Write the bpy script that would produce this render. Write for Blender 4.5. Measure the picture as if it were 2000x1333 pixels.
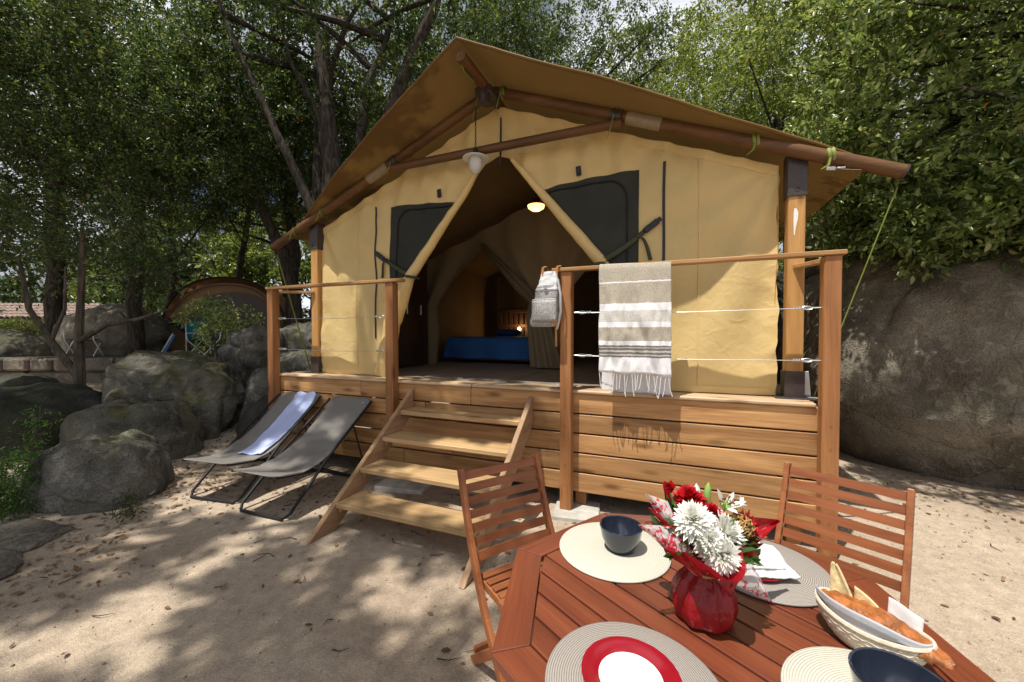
import bpy, bmesh, math, random
import numpy as np
from mathutils import Vector, Matrix, noise

for o in list(bpy.data.objects):
    bpy.data.objects.remove(o)
S = bpy.context.scene
COL = S.collection
R = math.radians
rnd = random.Random(7)

# ------------------------------------------------------------------ camera
cd = bpy.data.cameras.new('camera')
cam = bpy.data.objects.new('camera', cd)
COL.objects.link(cam)
cam.location = (0, 0, 1.47)
cam.rotation_euler = (R(90 - 1.17), 0, R(22.2))
cd.lens = 13.68
cd.sensor_width = 36
cd.clip_start = 0.02
cd.clip_end = 2000
S.camera = cam

# ------------------------------------------------------------------ light
SUN = Vector((-0.50, -1.0, 2.95)).normalized()
EL = math.asin(SUN.z)
AZ = math.atan2(SUN.x, SUN.y) % (2 * math.pi)
w = bpy.data.worlds.new('World')
S.world = w
w.use_nodes = True
nt = w.node_tree
nt.nodes.clear()
wo = nt.nodes.new('ShaderNodeOutputWorld')
wb = nt.nodes.new('ShaderNodeBackground')
sky = nt.nodes.new('ShaderNodeTexSky')
sky.sky_type = 'NISHITA'
sky.sun_disc = False
sky.sun_elevation = EL
sky.sun_rotation = AZ
sky.air_density = 1.0
sky.dust_density = 2.5
wtc = nt.nodes.new('ShaderNodeTexCoord')
wn = nt.nodes.new('ShaderNodeTexNoise')
wn.inputs['Scale'].default_value = 2.6
wn.inputs['Detail'].default_value = 6
wr = nt.nodes.new('ShaderNodeValToRGB')
wr.color_ramp.elements[0].position = 0.36
wr.color_ramp.elements[1].position = 0.60
wm = nt.nodes.new('ShaderNodeMixRGB')
wm.inputs[2].default_value = (15.5, 15.8, 16.8, 1)
nt.links.new(wtc.outputs['Generated'], wn.inputs['Vector'])
nt.links.new(wn.outputs['Fac'], wr.inputs['Fac'])
nt.links.new(wr.outputs['Color'], wm.inputs[0])
nt.links.new(sky.outputs[0], wm.inputs[1])
nt.links.new(wm.outputs[0], wb.inputs['Color'])
wb.inputs['Strength'].default_value = 0.052
nt.links.new(wb.outputs[0], wo.inputs['Surface'])

sl = bpy.data.lights.new('sun', 'SUN')
sl.energy = 5.0
sl.angle = R(0.55)
sl.color = (1.0, 0.94, 0.85)
so = bpy.data.objects.new('sun', sl)
COL.objects.link(so)
so.rotation_euler = SUN.to_track_quat('Z', 'Y').to_euler()

S.view_settings.view_transform = 'Standard'
S.view_settings.look = 'None'
S.view_settings.gamma = 1
S.view_settings.use_curve_mapping = False
S.view_settings.exposure = 0.32
S.cycles.max_bounces = 8
S.cycles.transparent_max_bounces = 8
S.cycles.sample_clamp_indirect = 6

# ------------------------------------------------------------------ helpers
def tag(o, label=None, cat=None, group=None, kind=None):
    if label: o['label'] = label
    if cat: o['category'] = cat
    if group: o['group'] = group
    if kind: o['kind'] = kind
    return o

def thing(name, label, cat, loc=(0, 0, 0), rz=0, group=None):
    o = bpy.data.objects.new(name, None)
    o.empty_display_size = 0.1
    COL.objects.link(o)
    o.location = loc
    o.rotation_euler = (0, 0, rz)
    return tag(o, label, cat, group)

def wloc(o):
    v = Vector((0, 0, 0))
    while o is not None:
        v += o.location
        o = o.parent
    return v

def link(name, me, mat, parent=None, world=True, loc=None, smooth=False):
    o = bpy.data.objects.new(name, me)
    if mat is not None and len(me.materials) == 0:
        for m in (mat if isinstance(mat, (list, tuple)) else [mat]):
            me.materials.append(m)
    COL.objects.link(o)
    if parent is not None:
        o.parent = parent
        if loc is not None:
            o.location = loc
        elif world:
            o.location = -wloc(parent)
    elif loc is not None:
        o.location = loc
    if smooth:
        me.polygons.foreach_set('use_smooth', [True] * len(me.polygons))
        if len(me.polygons) < 30000: me.set_sharp_from_angle(angle=R(42))
    return o

def mesh_np(name, V, F):
    V = np.asarray(V, dtype=np.float32); F = np.asarray(F, dtype=np.int32)
    me = bpy.data.meshes.new(name)
    n, k = F.shape
    me.vertices.add(len(V)); me.vertices.foreach_set('co', V.ravel())
    me.loops.add(n * k); me.loops.foreach_set('vertex_index', F.ravel())
    me.polygons.add(n)
    me.polygons.foreach_set('loop_start', np.arange(0, n * k, k, dtype=np.int32))
    me.polygons.foreach_set('loop_total', np.full(n, k, dtype=np.int32))
    me.update(calc_edges=True)
    return me

def axes(d, up=Vector((0, 0, 1))):
    d = Vector(d).normalized()
    if abs(d.dot(up)) > 0.98: up = Vector((0, 1, 0))
    a = d.cross(up).normalized(); b = a.cross(d).normalized()
    return d, a, b

class G:
    def __init__(s):
        s.v = []; s.f = []; s.mi = []
    def add(s, vs, fs, mi=0):
        o = len(s.v); s.v += [tuple(v) for v in vs]
        s.f += [tuple(i + o for i in f) for f in fs]; s.mi += [mi] * len(fs)
    def box(s, c, size, rot=None, b=0.004, mi=0):
        h = [x / 2 for x in size]; b = min(b, min(h) * 0.6)
        vs = []; ix = {}
        for sx in (-1, 1):
            for sy in (-1, 1):
                for sz in (-1, 1):
                    for a in range(3):
                        p = [sx * (h[0] - (0 if a == 0 else b)), sy * (h[1] - (0 if a == 1 else b)), sz * (h[2] - (0 if a == 2 else b))]
                        ix[(sx, sy, sz, a)] = len(vs); vs.append(Vector(p))
        fs = []
        for a in range(3):
            for sg in (-1, 1):
                o1, o2 = [k for k in range(3) if k != a]
                q = []
                for (p, r_) in ((-1, -1), (1, -1), (1, 1), (-1, 1)):
                    k = [0, 0, 0]; k[a] = sg; k[o1] = p; k[o2] = r_
                    q.append(ix[(k[0], k[1], k[2], a)])
                fs.append(q)
        for a in range(3):
            o1, o2 = [k for k in range(3) if k != a]
            for p in (-1, 1):
                for r_ in (-1, 1):
                    k = [0, 0, 0]; k[o1] = p; k[o2] = r_
                    k0 = list(k); k0[a] = -1; k1 = list(k); k1[a] = 1
                    fs.append([ix[(*k0, o1)], ix[(*k1, o1)], ix[(*k1, o2)], ix[(*k0, o2)]])
        for sx in (-1, 1):
            for sy in (-1, 1):
                for sz in (-1, 1):
                    fs.append([ix[(sx, sy, sz, 0)], ix[(sx, sy, sz, 1)], ix[(sx, sy, sz, 2)]])
        if rot is not None: vs = [rot @ v for v in vs]
        c = Vector(c)
        s.add([v + c for v in vs], fs, mi)
        return s
    def bar(s, p, q, wd, th, up=(0, 0, 1), b=0.003, mi=0):
        p = Vector(p); q = Vector(q); d, a, bb = axes(q - p, Vector(up))
        m = Matrix((d, a, bb)).transposed()
        return s.box((p + q) / 2, ((q - p).length, wd, th), m, b, mi)
    def tube(s, path, r, n=8, cap=True, mi=0, flat=1.0):
        path = [Vector(p) for p in path]; k = len(path)
        rs = r if isinstance(r, (list, tuple)) else [r] * k
        vs = []; up = None
        for i, p in enumerate(path):
            t = (path[min(i + 1, k - 1)] - path[max(i - 1, 0)])
            if t.length < 1e-9: t = Vector((0, 0, 1))
            t.normalize()
            if up is None:
                _, a, _b = axes(t); b = t.cross(a)
            else:
                a = up - t * up.dot(t)
                if a.length < 1e-6: _, a, _b = axes(t)
                a.normalize(); b = t.cross(a)
            up = a
            for j in range(n):
                an = 2 * math.pi * j / n
                vs.append(p + (a * math.cos(an) + b * math.sin(an) * flat) * rs[i])
        fs = [(i * n + j, i * n + (j + 1) % n, (i + 1) * n + (j + 1) % n, (i + 1) * n + j) for i in range(k - 1) for j in range(n)]
        if cap:
            fs.append(tuple(range(n))[::-1]); fs.append(tuple((k - 1) * n + j for j in range(n)))
        s.add(vs, fs, mi)
        return s
    def lathe(s, prof, n=24, c=(0, 0, 0), mi=0, fr=None, m=None):
        vs = []; c = Vector(c)
        for (r, z) in prof:
            for j in range(n):
                an = 2 * math.pi * j / n
                rr = r * (fr(an, z) if fr else 1)
                p = Vector((rr * math.cos(an), rr * math.sin(an), z))
                if m is not None: p = m @ p
                vs.append(p + c)
        fs = [(i * n + j, i * n + (j + 1) % n, (i + 1) * n + (j + 1) % n, (i + 1) * n + j) for i in range(len(prof) - 1) for j in range(n)]
        s.add(vs, fs, mi)
        return s
    def grid(s, fn, nu, nv, mi=0):
        vs = [fn(i / nu, j / nv) for j in range(nv + 1) for i in range(nu + 1)]
        k = nu + 1
        fs = [(j * k + i, j * k + i + 1, (j + 1) * k + i + 1, (j + 1) * k + i) for j in range(nv) for i in range(nu)]
        s.add(vs, fs, mi)
        return s
    def mesh(s, name, recalc=True):
        me = bpy.data.meshes.new(name)
        me.from_pydata(s.v, [], s.f)
        if any(s.mi): me.polygons.foreach_set('material_index', s.mi)
        if recalc:
            bm = bmesh.new(); bm.from_mesh(me)
            bmesh.ops.recalc_face_normals(bm, faces=bm.faces)
            bm.to_mesh(me); bm.free()
        me.update()
        return me
    def build(s, name, mat, parent=None, world=True, smooth=False, solid=0, loc=None):
        o = link(name, s.mesh(name), mat, parent, world, loc, smooth)
        if solid:
            md = o.modifiers.new('thickness', 'SOLIDIFY'); md.thickness = solid; md.offset = 0
        return o

def copy_tree(o, parent=None, **kw):
    c = o.copy(); COL.objects.link(c)
    if parent is not None: c.parent = parent
    for ch in list(o.children): copy_tree(ch, c)
    return c

def fbm(p, o=4):
    return noise.fractal(Vector(p), 1.0, 2.0, o)

# ------------------------------------------------------------------ materials
def newmat(name):
    m = bpy.data.materials.new(name); m.use_nodes = True
    n = m.node_tree.nodes; l = m.node_tree.links
    return m, n, l, n['Principled BSDF']

def rgb(c): return (c[0], c[1], c[2], 1)

def plain(name, c, rough=0.5, spec=0.5, metal=0, var=0.12, sc=30, bump=0.0, bsc=200, transl=0, emit=None, coat=0, sheen=0):
    m, n, l, b = newmat(name)
    tc = n.new('ShaderNodeTexCoord'); ns = n.new('ShaderNodeTexNoise')
    ns.inputs['Scale'].default_value = sc; ns.inputs['Detail'].default_value = 5
    l.new(tc.outputs['Object'], ns.inputs['Vector'])
    rp = n.new('ShaderNodeValToRGB')
    rp.color_ramp.elements[0].position = 0.3; rp.color_ramp.elements[1].position = 0.7
    rp.color_ramp.elements[0].color = rgb([x * (1 - var) for x in c]); rp.color_ramp.elements[1].color = rgb([min(1, x * (1 + var)) for x in c])
    l.new(ns.outputs['Fac'], rp.inputs['Fac']); l.new(rp.outputs[0], b.inputs['Base Color'])
    b.inputs['Roughness'].default_value = rough; b.inputs['Specular IOR Level'].default_value = spec
    b.inputs['Metallic'].default_value = metal; b.inputs['Coat Weight'].default_value = coat
    b.inputs['Sheen Weight'].default_value = sheen
    if bump:
        n2 = n.new('ShaderNodeTexNoise'); n2.inputs['Scale'].default_value = bsc; n2.inputs['Detail'].default_value = 4
        l.new(tc.outputs['Object'], n2.inputs['Vector'])
        bp = n.new('ShaderNodeBump'); bp.inputs['Strength'].default_value = bump; bp.inputs['Distance'].default_value = 0.004
        l.new(n2.outputs['Fac'], bp.inputs['Height']); l.new(bp.outputs[0], b.inputs['Normal'])
    if emit:
        b.inputs['Emission Color'].default_value = rgb(emit[0]); b.inputs['Emission Strength'].default_value = emit[1]
    if transl:
        out = n['Material Output']; tr = n.new('ShaderNodeBsdfTranslucent'); mx = n.new('ShaderNodeMixShader')
        mx.inputs[0].default_value = transl; l.new(rp.outputs[0], tr.inputs['Color'])
        l.new(b.outputs[0], mx.inputs[1]); l.new(tr.outputs[0], mx.inputs[2]); l.new(mx.outputs[0], out.inputs['Surface'])
    return m

def wood(name, dark, light, axis=0, rough=0.55, spec=0.35, knots=True, grey=0.0, coat=0.0, vary=0.35):
    m, n, l, b = newmat(name)
    tc = n.new('ShaderNodeTexCoord'); oi = n.new('ShaderNodeObjectInfo')
    mul = n.new('ShaderNodeVectorMath'); mul.operation = 'SCALE'; mul.inputs[0].default_value = (37, 53, 71)
    l.new(oi.outputs['Random'], mul.inputs['Scale'])
    ad = n.new('ShaderNodeVectorMath'); ad.operation = 'ADD'
    l.new(tc.outputs['Object'], ad.inputs[0]); l.new(mul.outputs[0], ad.inputs[1])
    def mapped(al, ac):
        mp = n.new('ShaderNodeMapping'); sc = [ac] * 3; sc[axis] = al
        mp.inputs['Scale'].default_value = sc; l.new(ad.outputs[0], mp.inputs['Vector']); return mp.outputs[0]
    n1 = n.new('ShaderNodeTexNoise'); n1.inputs['Scale'].default_value = 1; n1.inputs['Detail'].default_value = 6; n1.inputs['Distortion'].default_value = 0.8
    l.new(mapped(1.1, 16), n1.inputs['Vector'])
    n2 = n.new('ShaderNodeTexNoise'); n2.inputs['Scale'].default_value = 1; n2.inputs['Detail'].default_value = 4
    l.new(mapped(5, 160), n2.inputs['Vector'])
    n3 = n.new('ShaderNodeTexNoise'); n3.inputs['Scale'].default_value = 1.6; n3.inputs['Detail'].default_value = 3
    l.new(ad.outputs[0], n3.inputs['Vector'])
    mx = n.new('ShaderNodeMixRGB'); mx.inputs[0].default_value = 0.35
    l.new(n1.outputs['Fac'], mx.inputs[1]); l.new(n2.outputs['Fac'], mx.inputs[2])
    rp = n.new('ShaderNodeValToRGB'); rp.color_ramp.elements[0].position = 0.33; rp.color_ramp.elements[1].position = 0.66
    rp.color_ramp.elements[0].color = rgb(dark); rp.color_ramp.elements[1].color = rgb(light)
    l.new(mx.outputs[0], rp.inputs['Fac'])
    col = rp.outputs[0]
    if knots:
        vo = n.new('ShaderNodeTexVoronoi'); vo.inputs['Scale'].default_value = 1; l.new(mapped(1.9, 6.5), vo.inputs['Vector'])
        kr = n.new('ShaderNodeValToRGB'); kr.color_ramp.elements[0].position = 0.06; kr.color_ramp.elements[1].position = 0.20
        kr.color_ramp.elements[0].color = (0.35, 0.28, 0.22, 1); kr.color_ramp.elements[1].color = (1, 1, 1, 1)
        l.new(vo.outputs['Distance'], kr.inputs['Fac'])
        mk = n.new('ShaderNodeMixRGB'); mk.blend_type = 'MULTIPLY'; mk.inputs[0].default_value = 0.85
        l.new(col, mk.inputs[1]); l.new(kr.outputs[0], mk.inputs[2]); col = mk.outputs[0]
    hs = n.new('ShaderNodeHueSaturation')
    mr = n.new('ShaderNodeMapRange'); mr.inputs['To Min'].default_value = 1 - vary / 2; mr.inputs['To Max'].default_value = 1 + vary / 2
    l.new(oi.outputs['Random'], mr.inputs['Value'])
    m2 = n.new('ShaderNodeMath'); m2.operation = 'MULTIPLY_ADD'; m2.inputs[1].default_value = 0.55; l.new(n3.outputs['Fac'], m2.inputs[0])
    m3 = n.new('ShaderNodeMath'); m3.operation = 'SUBTRACT'; m3.inputs[1].default_value = 0.27
    l.new(mr.outputs[0], m3.inputs[0]); l.new(m3.outputs[0], m2.inputs[2])
    l.new(m2.outputs[0], hs.inputs['Value']); l.new(col, hs.inputs['Color'])
    hs.inputs['Saturation'].default_value = 1 - grey
    l.new(hs.outputs[0], b.inputs['Base Color'])
    b.inputs['Roughness'].default_value = rough; b.inputs['Specular IOR Level'].default_value = spec; b.inputs['Coat Weight'].default_value = coat
    b.inputs['Coat Roughness'].default_value = 0.25
    bp = n.new('ShaderNodeBump'); bp.inputs['Strength'].default_value = 0.35; bp.inputs['Distance'].default_value = 0.003
    l.new(mx.outputs[0], bp.inputs['Height']); l.new(bp.outputs[0], b.inputs['Normal'])
    return m

def cloth(name, c, transl=0.2, rough=0.75, var=0.1, weave=700, wr=0.25, spec=0.3):
    m, n, l, b = newmat(name)
    tc = n.new('ShaderNodeTexCoord')
    n1 = n.new('ShaderNodeTexNoise'); n1.inputs['Scale'].default_value = 2.2; n1.inputs['Detail'].default_value = 6
    n2 = n.new('ShaderNodeTexNoise'); n2.inputs['Scale'].default_value = weave; n2.inputs['Detail'].default_value = 2
    n3 = n.new('ShaderNodeTexNoise'); n3.inputs['Scale'].default_value = 9; n3.inputs['Detail'].default_value = 5; n3.inputs['Distortion'].default_value = 1.5
    for q in (n1, n2, n3): l.new(tc.outputs['Object'], q.inputs['Vector'])
    rp = n.new('ShaderNodeValToRGB'); rp.color_ramp.elements[0].position = 0.3; rp.color_ramp.elements[1].position = 0.72
    rp.color_ramp.elements[0].color = rgb([x * (1 - var) for x in c]); rp.color_ramp.elements[1].color = rgb([min(1, x * (1 + var)) for x in c])
    l.new(n1.outputs['Fac'], rp.inputs['Fac']); l.new(rp.outputs[0], b.inputs['Base Color'])
    b.inputs['Roughness'].default_value = rough; b.inputs['Specular IOR Level'].default_value = spec
    ma = n.new('ShaderNodeMath'); ma.operation = 'MULTIPLY_ADD'; ma.inputs[1].default_value = 0.12
    l.new(n2.outputs['Fac'], ma.inputs[0]); l.new(n3.outputs['Fac'], ma.inputs[2])
    bp = n.new('ShaderNodeBump'); bp.inputs['Strength'].default_value = wr; bp.inputs['Distance'].default_value = 0.012
    l.new(ma.outputs[0], bp.inputs['Height']); l.new(bp.outputs[0], b.inputs['Normal'])
    if transl:
        out = n['Material Output']; tr = n.new('ShaderNodeBsdfTranslucent'); mx = n.new('ShaderNodeMixShader')
        mx.inputs[0].default_value = transl; l.new(rp.outputs[0], tr.inputs['Color'])
        l.new(b.outputs[0], mx.inputs[1]); l.new(tr.outputs[0], mx.inputs[2]); l.new(mx.outputs[0], out.inputs['Surface'])
    return m

def leafmat(name, c0, c1, c2=None, transl=0.35, rough=0.35, red=0.0):
    m, n, l, b = newmat(name)
    ge = n.new('ShaderNodeNewGeometry')
    rp = n.new('ShaderNodeValToRGB'); e = rp.color_ramp.elements
    e[0].position = 0.0; e[0].color = rgb(c0); e[1].position = 0.75; e[1].color = rgb(c1)
    if c2: x = e.new(0.93); x.color = rgb(c2)
    if red:
        x = e.new(1 - red); x.color = rgb(c2 or c1); x = e.new(min(1, 1 - red + 0.004)); x.color = (0.30, 0.10, 0.03, 1)
    l.new(ge.outputs['Random Per Island'], rp.inputs['Fac'])
    l.new(rp.outputs[0], b.inputs['Base Color'])
    b.inputs['Roughness'].default_value = rough; b.inputs['Specular IOR Level'].default_value = 0.5
    out = n['Material Output']; tr = n.new('ShaderNodeBsdfTranslucent'); mx = n.new('ShaderNodeMixShader')
    hs = n.new('ShaderNodeHueSaturation'); hs.inputs['Hue'].default_value = 0.47; hs.inputs['Saturation'].default_value = 1.1; hs.inputs['Value'].default_value = 1.9
    l.new(rp.outputs[0], hs.inputs['Color']); l.new(hs.outputs[0], tr.inputs['Color'])
    mx.inputs[0].default_value = transl
    l.new(b.outputs[0], mx.inputs[1]); l.new(tr.outputs[0], mx.inputs[2]); l.new(mx.outputs[0], out.inputs['Surface'])
    return m

def stone(name, c0, c1, moss=0.3, lichen=0.35, mossc=(0.07, 0.07, 0.02)):
    m, n, l, b = newmat(name)
    tc = n.new('ShaderNodeTexCoord')
    def nz(sc, d=6, dist=0):
        q = n.new('ShaderNodeTexNoise'); q.inputs['Scale'].default_value = sc; q.inputs['Detail'].default_value = d; q.inputs['Distortion'].default_value = dist
        l.new(tc.outputs['Object'], q.inputs['Vector']); return q.outputs['Fac']
    a = nz(2.5, 8, 0.6); g = nz(70, 6); mo = nz(1.7, 5, 0.5); li = nz(9, 8, 1.0)
    rp = n.new('ShaderNodeValToRGB'); rp.color_ramp.elements[0].position = 0.34; rp.color_ramp.elements[1].position = 0.68
    rp.color_ramp.elements[0].color = rgb(c0); rp.color_ramp.elements[1].color = rgb(c1)
    l.new(a, rp.inputs['Fac'])
    m1 = n.new('ShaderNodeMixRGB'); m1.blend_type = 'OVERLAY'; m1.inputs[0].default_value = 0.75
    l.new(rp.outputs[0], m1.inputs[1]); l.new(g, m1.inputs[2])
    lr = n.new('ShaderNodeValToRGB'); lr.color_ramp.elements[0].position = 0.56; lr.color_ramp.elements[1].position = 0.68
    lr.color_ramp.elements[1].color = (lichen, lichen, lichen, 1)
    l.new(li, lr.inputs['Fac'])
    m2 = n.new('ShaderNodeMixRGB'); m2.inputs[2].default_value = rgb([x * 1.7 + 0.03 for x in c1]); l.new(lr.outputs[0], m2.inputs[0]); l.new(m1.outputs[0], m2.inputs[1])
    ge = n.new('ShaderNodeNewGeometry'); sx = n.new('ShaderNodeSeparateXYZ'); l.new(ge.outputs['Normal'], sx.inputs[0])
    up = n.new('ShaderNodeMath'); up.operation = 'MULTIPLY_ADD'; up.inputs[1].default_value = 0.22; l.new(sx.outputs['Z'], up.inputs[0]); l.new(mo, up.inputs[2])
    mr = n.new('ShaderNodeValToRGB'); mr.color_ramp.elements[0].position = 0.60; mr.color_ramp.elements[1].position = 0.74
    mr.color_ramp.elements[1].color = (moss, moss, moss, 1); l.new(up.outputs[0], mr.inputs['Fac'])
    m3 = n.new('ShaderNodeMixRGB'); m3.inputs[2].default_value = rgb(mossc); l.new(mr.outputs[0], m3.inputs[0]); l.new(m2.outputs[0], m3.inputs[1])
    wp = n.new('ShaderNodeTexNoise'); wp.inputs['Scale'].default_value = 2.2; wp.inputs['Detail'].default_value = 5; l.new(tc.outputs['Object'], wp.inputs['Vector'])
    wa = n.new('ShaderNodeMixRGB'); wa.blend_type = 'ADD'; wa.inputs[0].default_value = 0.55; l.new(tc.outputs['Object'], wa.inputs[1]); l.new(wp.outputs['Color'], wa.inputs[2])
    vc = n.new('ShaderNodeTexVoronoi'); vc.feature = 'DISTANCE_TO_EDGE'; vc.inputs['Scale'].default_value = 0.55; l.new(wa.outputs[0], vc.inputs['Vector'])
    cr = n.new('ShaderNodeValToRGB'); cr.color_ramp.elements[0].position = 0.0; cr.color_ramp.elements[1].position = 0.008
    cr.color_ramp.elements[0].color = (0.55, 0.53, 0.5, 1); cr.color_ramp.elements[1].color = (1, 1, 1, 1); l.new(vc.outputs['Distance'], cr.inputs['Fac'])
    gp = nz(190, 2); gs = n.new('ShaderNodeValToRGB'); gs.color_ramp.elements[0].position = 0.36; gs.color_ramp.elements[1].position = 0.62
    gs.color_ramp.elements[0].color = (0.55, 0.55, 0.55, 1); gs.color_ramp.elements[1].color = (1.3, 1.3, 1.3, 1); l.new(gp, gs.inputs['Fac'])
    m4 = n.new('ShaderNodeMixRGB'); m4.blend_type = 'MULTIPLY'; m4.inputs[0].default_value = 0.8; l.new(m3.outputs[0], m4.inputs[1]); l.new(cr.outputs[0], m4.inputs[2])
    m5 = n.new('ShaderNodeMixRGB'); m5.blend_type = 'MULTIPLY'; m5.inputs[0].default_value = 0.7; l.new(m4.outputs[0], m5.inputs[1]); l.new(gs.outputs[0], m5.inputs[2])
    l.new(m5.outputs[0], b.inputs['Base Color'])
    b.inputs['Roughness'].default_value = 0.85; b.inputs['Specular IOR Level'].default_value = 0.25
    ma = n.new('ShaderNodeMath'); ma.operation = 'MULTIPLY_ADD'; ma.inputs[1].default_value = 0.5; l.new(g, ma.inputs[0]); l.new(li, ma.inputs[2])
    bp = n.new('ShaderNodeBump'); bp.inputs['Strength'].default_value = 1.0; bp.inputs['Distance'].default_value = 0.035
    l.new(ma.outputs[0], bp.inputs['Height']); l.new(bp.outputs[0], b.inputs['Normal'])
    return m

def sandmat():
    m, n, l, b = newmat('sand')
    tc = n.new('ShaderNodeTexCoord')
    def nz(sc, d=6, dist=0):
        q = n.new('ShaderNodeTexNoise'); q.inputs['Scale'].default_value = sc; q.inputs['Detail'].default_value = d; q.inputs['Distortion'].default_value = dist
        l.new(tc.outputs['Object'], q.inputs['Vector']); return q.outputs['Fac']
    a = nz(0.8, 6, 0.4); g = nz(260, 3); md = nz(14, 7)
    rp = n.new('ShaderNodeValToRGB'); rp.color_ramp.elements[0].position = 0.3; rp.color_ramp.elements[1].position = 0.7
    rp.color_ramp.elements[0].color = (0.325, 0.26, 0.195, 1); rp.color_ramp.elements[1].color = (0.445, 0.37, 0.285, 1)
    l.new(a, rp.inputs['Fac'])
    m0 = n.new('ShaderNodeMixRGB'); m0.blend_type = 'OVERLAY'; m0.inputs[0].default_value = 0.35; l.new(rp.outputs[0], m0.inputs[1]); l.new(md, m0.inputs[2])
    vo = n.new('ShaderNodeTexVoronoi'); vo.inputs['Scale'].default_value = 150; l.new(tc.outputs['Object'], vo.inputs['Vector'])
    gr = n.new('ShaderNodeValToRGB'); gr.color_ramp.elements[0].position = 0.0; gr.color_ramp.elements[1].position = 1.0
    gr.color_ramp.elements[0].color = (0.42, 0.40, 0.38, 1); gr.color_ramp.elements[1].color = (1.25, 1.2, 1.15, 1)
    sc = n.new('ShaderNodeSeparateXYZ'); l.new(vo.outputs['Color'], sc.inputs[0]); l.new(sc.outputs['X'], gr.inputs['Fac'])
    m1 = n.new('ShaderNodeMixRGB'); m1.blend_type = 'MULTIPLY'; m1.inputs[0].default_value = 0.38; l.new(m0.outputs[0], m1.inputs[1]); l.new(gr.outputs[0], m1.inputs[2])
    l.new(m1.outputs[0], b.inputs['Base Color'])
    b.inputs['Roughness'].default_value = 0.92; b.inputs['Specular IOR Level'].default_value = 0.2
    ma = n.new('ShaderNodeMath'); ma.operation = 'MULTIPLY_ADD'; ma.inputs[1].default_value = 0.35; l.new(vo.outputs['Distance'], ma.inputs[0]); l.new(md, ma.inputs[2])
    bp = n.new('ShaderNodeBump'); bp.inputs['Strength'].default_value = 0.7; bp.inputs['Distance'].default_value = 0.012
    l.new(ma.outputs[0], bp.inputs['Height']); l.new(bp.outputs[0], b.inputs['Normal'])
    return m

def barkmat(name, c0, c1):
    m, n, l, b = newmat(name)
    tc = n.new('ShaderNodeTexCoord'); mp = n.new('ShaderNodeMapping'); mp.inputs['Scale'].default_value = (16, 16, 3.5)
    l.new(tc.outputs['Object'], mp.inputs['Vector'])
    ns = n.new('ShaderNodeTexNoise'); ns.inputs['Scale'].default_value = 1; ns.inputs['Detail'].default_value = 7; ns.inputs['Distortion'].default_value = 0.8
    l.new(mp.outputs[0], ns.inputs['Vector'])
    rp = n.new('ShaderNodeValToRGB'); rp.color_ramp.elements[0].position = 0.35; rp.color_ramp.elements[1].position = 0.65
    rp.color_ramp.elements[0].color = rgb(c0); rp.color_ramp.elements[1].color = rgb(c1); l.new(ns.outputs['Fac'], rp.inputs['Fac'])
    l.new(rp.outputs[0], b.inputs['Base Color']); b.inputs['Roughness'].default_value = 0.9; b.inputs['Specular IOR Level'].default_value = 0.15
    bp = n.new('ShaderNodeBump'); bp.inputs['Strength'].default_value = 0.9; bp.inputs['Distance'].default_value = 0.03
    l.new(ns.outputs['Fac'], bp.inputs['Height']); l.new(bp.outputs[0], b.inputs['Normal'])
    return m

M = {}
M['deckX'] = wood('larch_board', (0.24, 0.108, 0.036), (0.55, 0.315, 0.135), 0, grey=0.0)
M['deckZ'] = wood('larch_post', (0.20, 0.080, 0.027), (0.36, 0.165, 0.062), 2, vary=0.2)
M['deckY'] = wood('larch_joist', (0.20, 0.09, 0.035), (0.36, 0.18, 0.08), 1)
M['nosing'] = wood('larch_nosing', (0.40, 0.25, 0.13), (0.60, 0.42, 0.24), 0, grey=0.1)
M['stairX'] = wood('stair_tread', (0.32, 0.195, 0.088), (0.55, 0.375, 0.19), 0, grey=0.0)
M['stairY'] = wood('stair_stringer', (0.24, 0.13, 0.06), (0.42, 0.25, 0.125), 1, grey=0.05)
M['floor'] = wood('tent_floor', (0.16, 0.12, 0.08), (0.26, 0.20, 0.14), 1, knots=False, grey=0.2)
M['pole'] = wood('tent_pole', (0.075, 0.033, 0.013), (0.155, 0.074, 0.027), 0, rough=0.5, vary=0.1)
M['poleY'] = wood('ridge_timber', (0.08, 0.034, 0.013), (0.155, 0.072, 0.027), 1, rough=0.5, vary=0.1)
M['tpost'] = wood('tent_post_timber', (0.36, 0.18, 0.055), (0.54, 0.30, 0.105), 2, rough=0.5, vary=0.1)
M['teakX'] = wood('oiled_teak', (0.165, 0.050, 0.018), (0.285, 0.10, 0.038), 0, rough=0.42, spec=0.4, knots=False, vary=0.3)
M['teakY'] = wood('oiled_teak_long', (0.175, 0.054, 0.019), (0.30, 0.11, 0.040), 1, rough=0.42, spec=0.4, knots=False, vary=0.25)
M['tableX'] = wood('table_teak', (0.098, 0.024, 0.012), (0.195, 0.054, 0.024), 0, rough=0.30, spec=0.5, knots=False, vary=0.25, coat=0.25)
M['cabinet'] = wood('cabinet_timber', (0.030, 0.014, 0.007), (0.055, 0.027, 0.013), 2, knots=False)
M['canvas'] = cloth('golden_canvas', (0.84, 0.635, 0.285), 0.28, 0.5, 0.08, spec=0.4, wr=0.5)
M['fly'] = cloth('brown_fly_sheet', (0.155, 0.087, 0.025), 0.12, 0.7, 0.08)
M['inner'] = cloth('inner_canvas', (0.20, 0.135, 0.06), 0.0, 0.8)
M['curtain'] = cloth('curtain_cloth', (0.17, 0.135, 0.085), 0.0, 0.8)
M['mesh'] = plain('insect_screen', (0.026, 0.026, 0.019), 0.6, 0.3, var=0.2, sc=4, bump=0.2, bsc=900)
M['zip'] = plain('zip_tape', (0.018, 0.02, 0.026), 0.5, 0.4)
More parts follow.
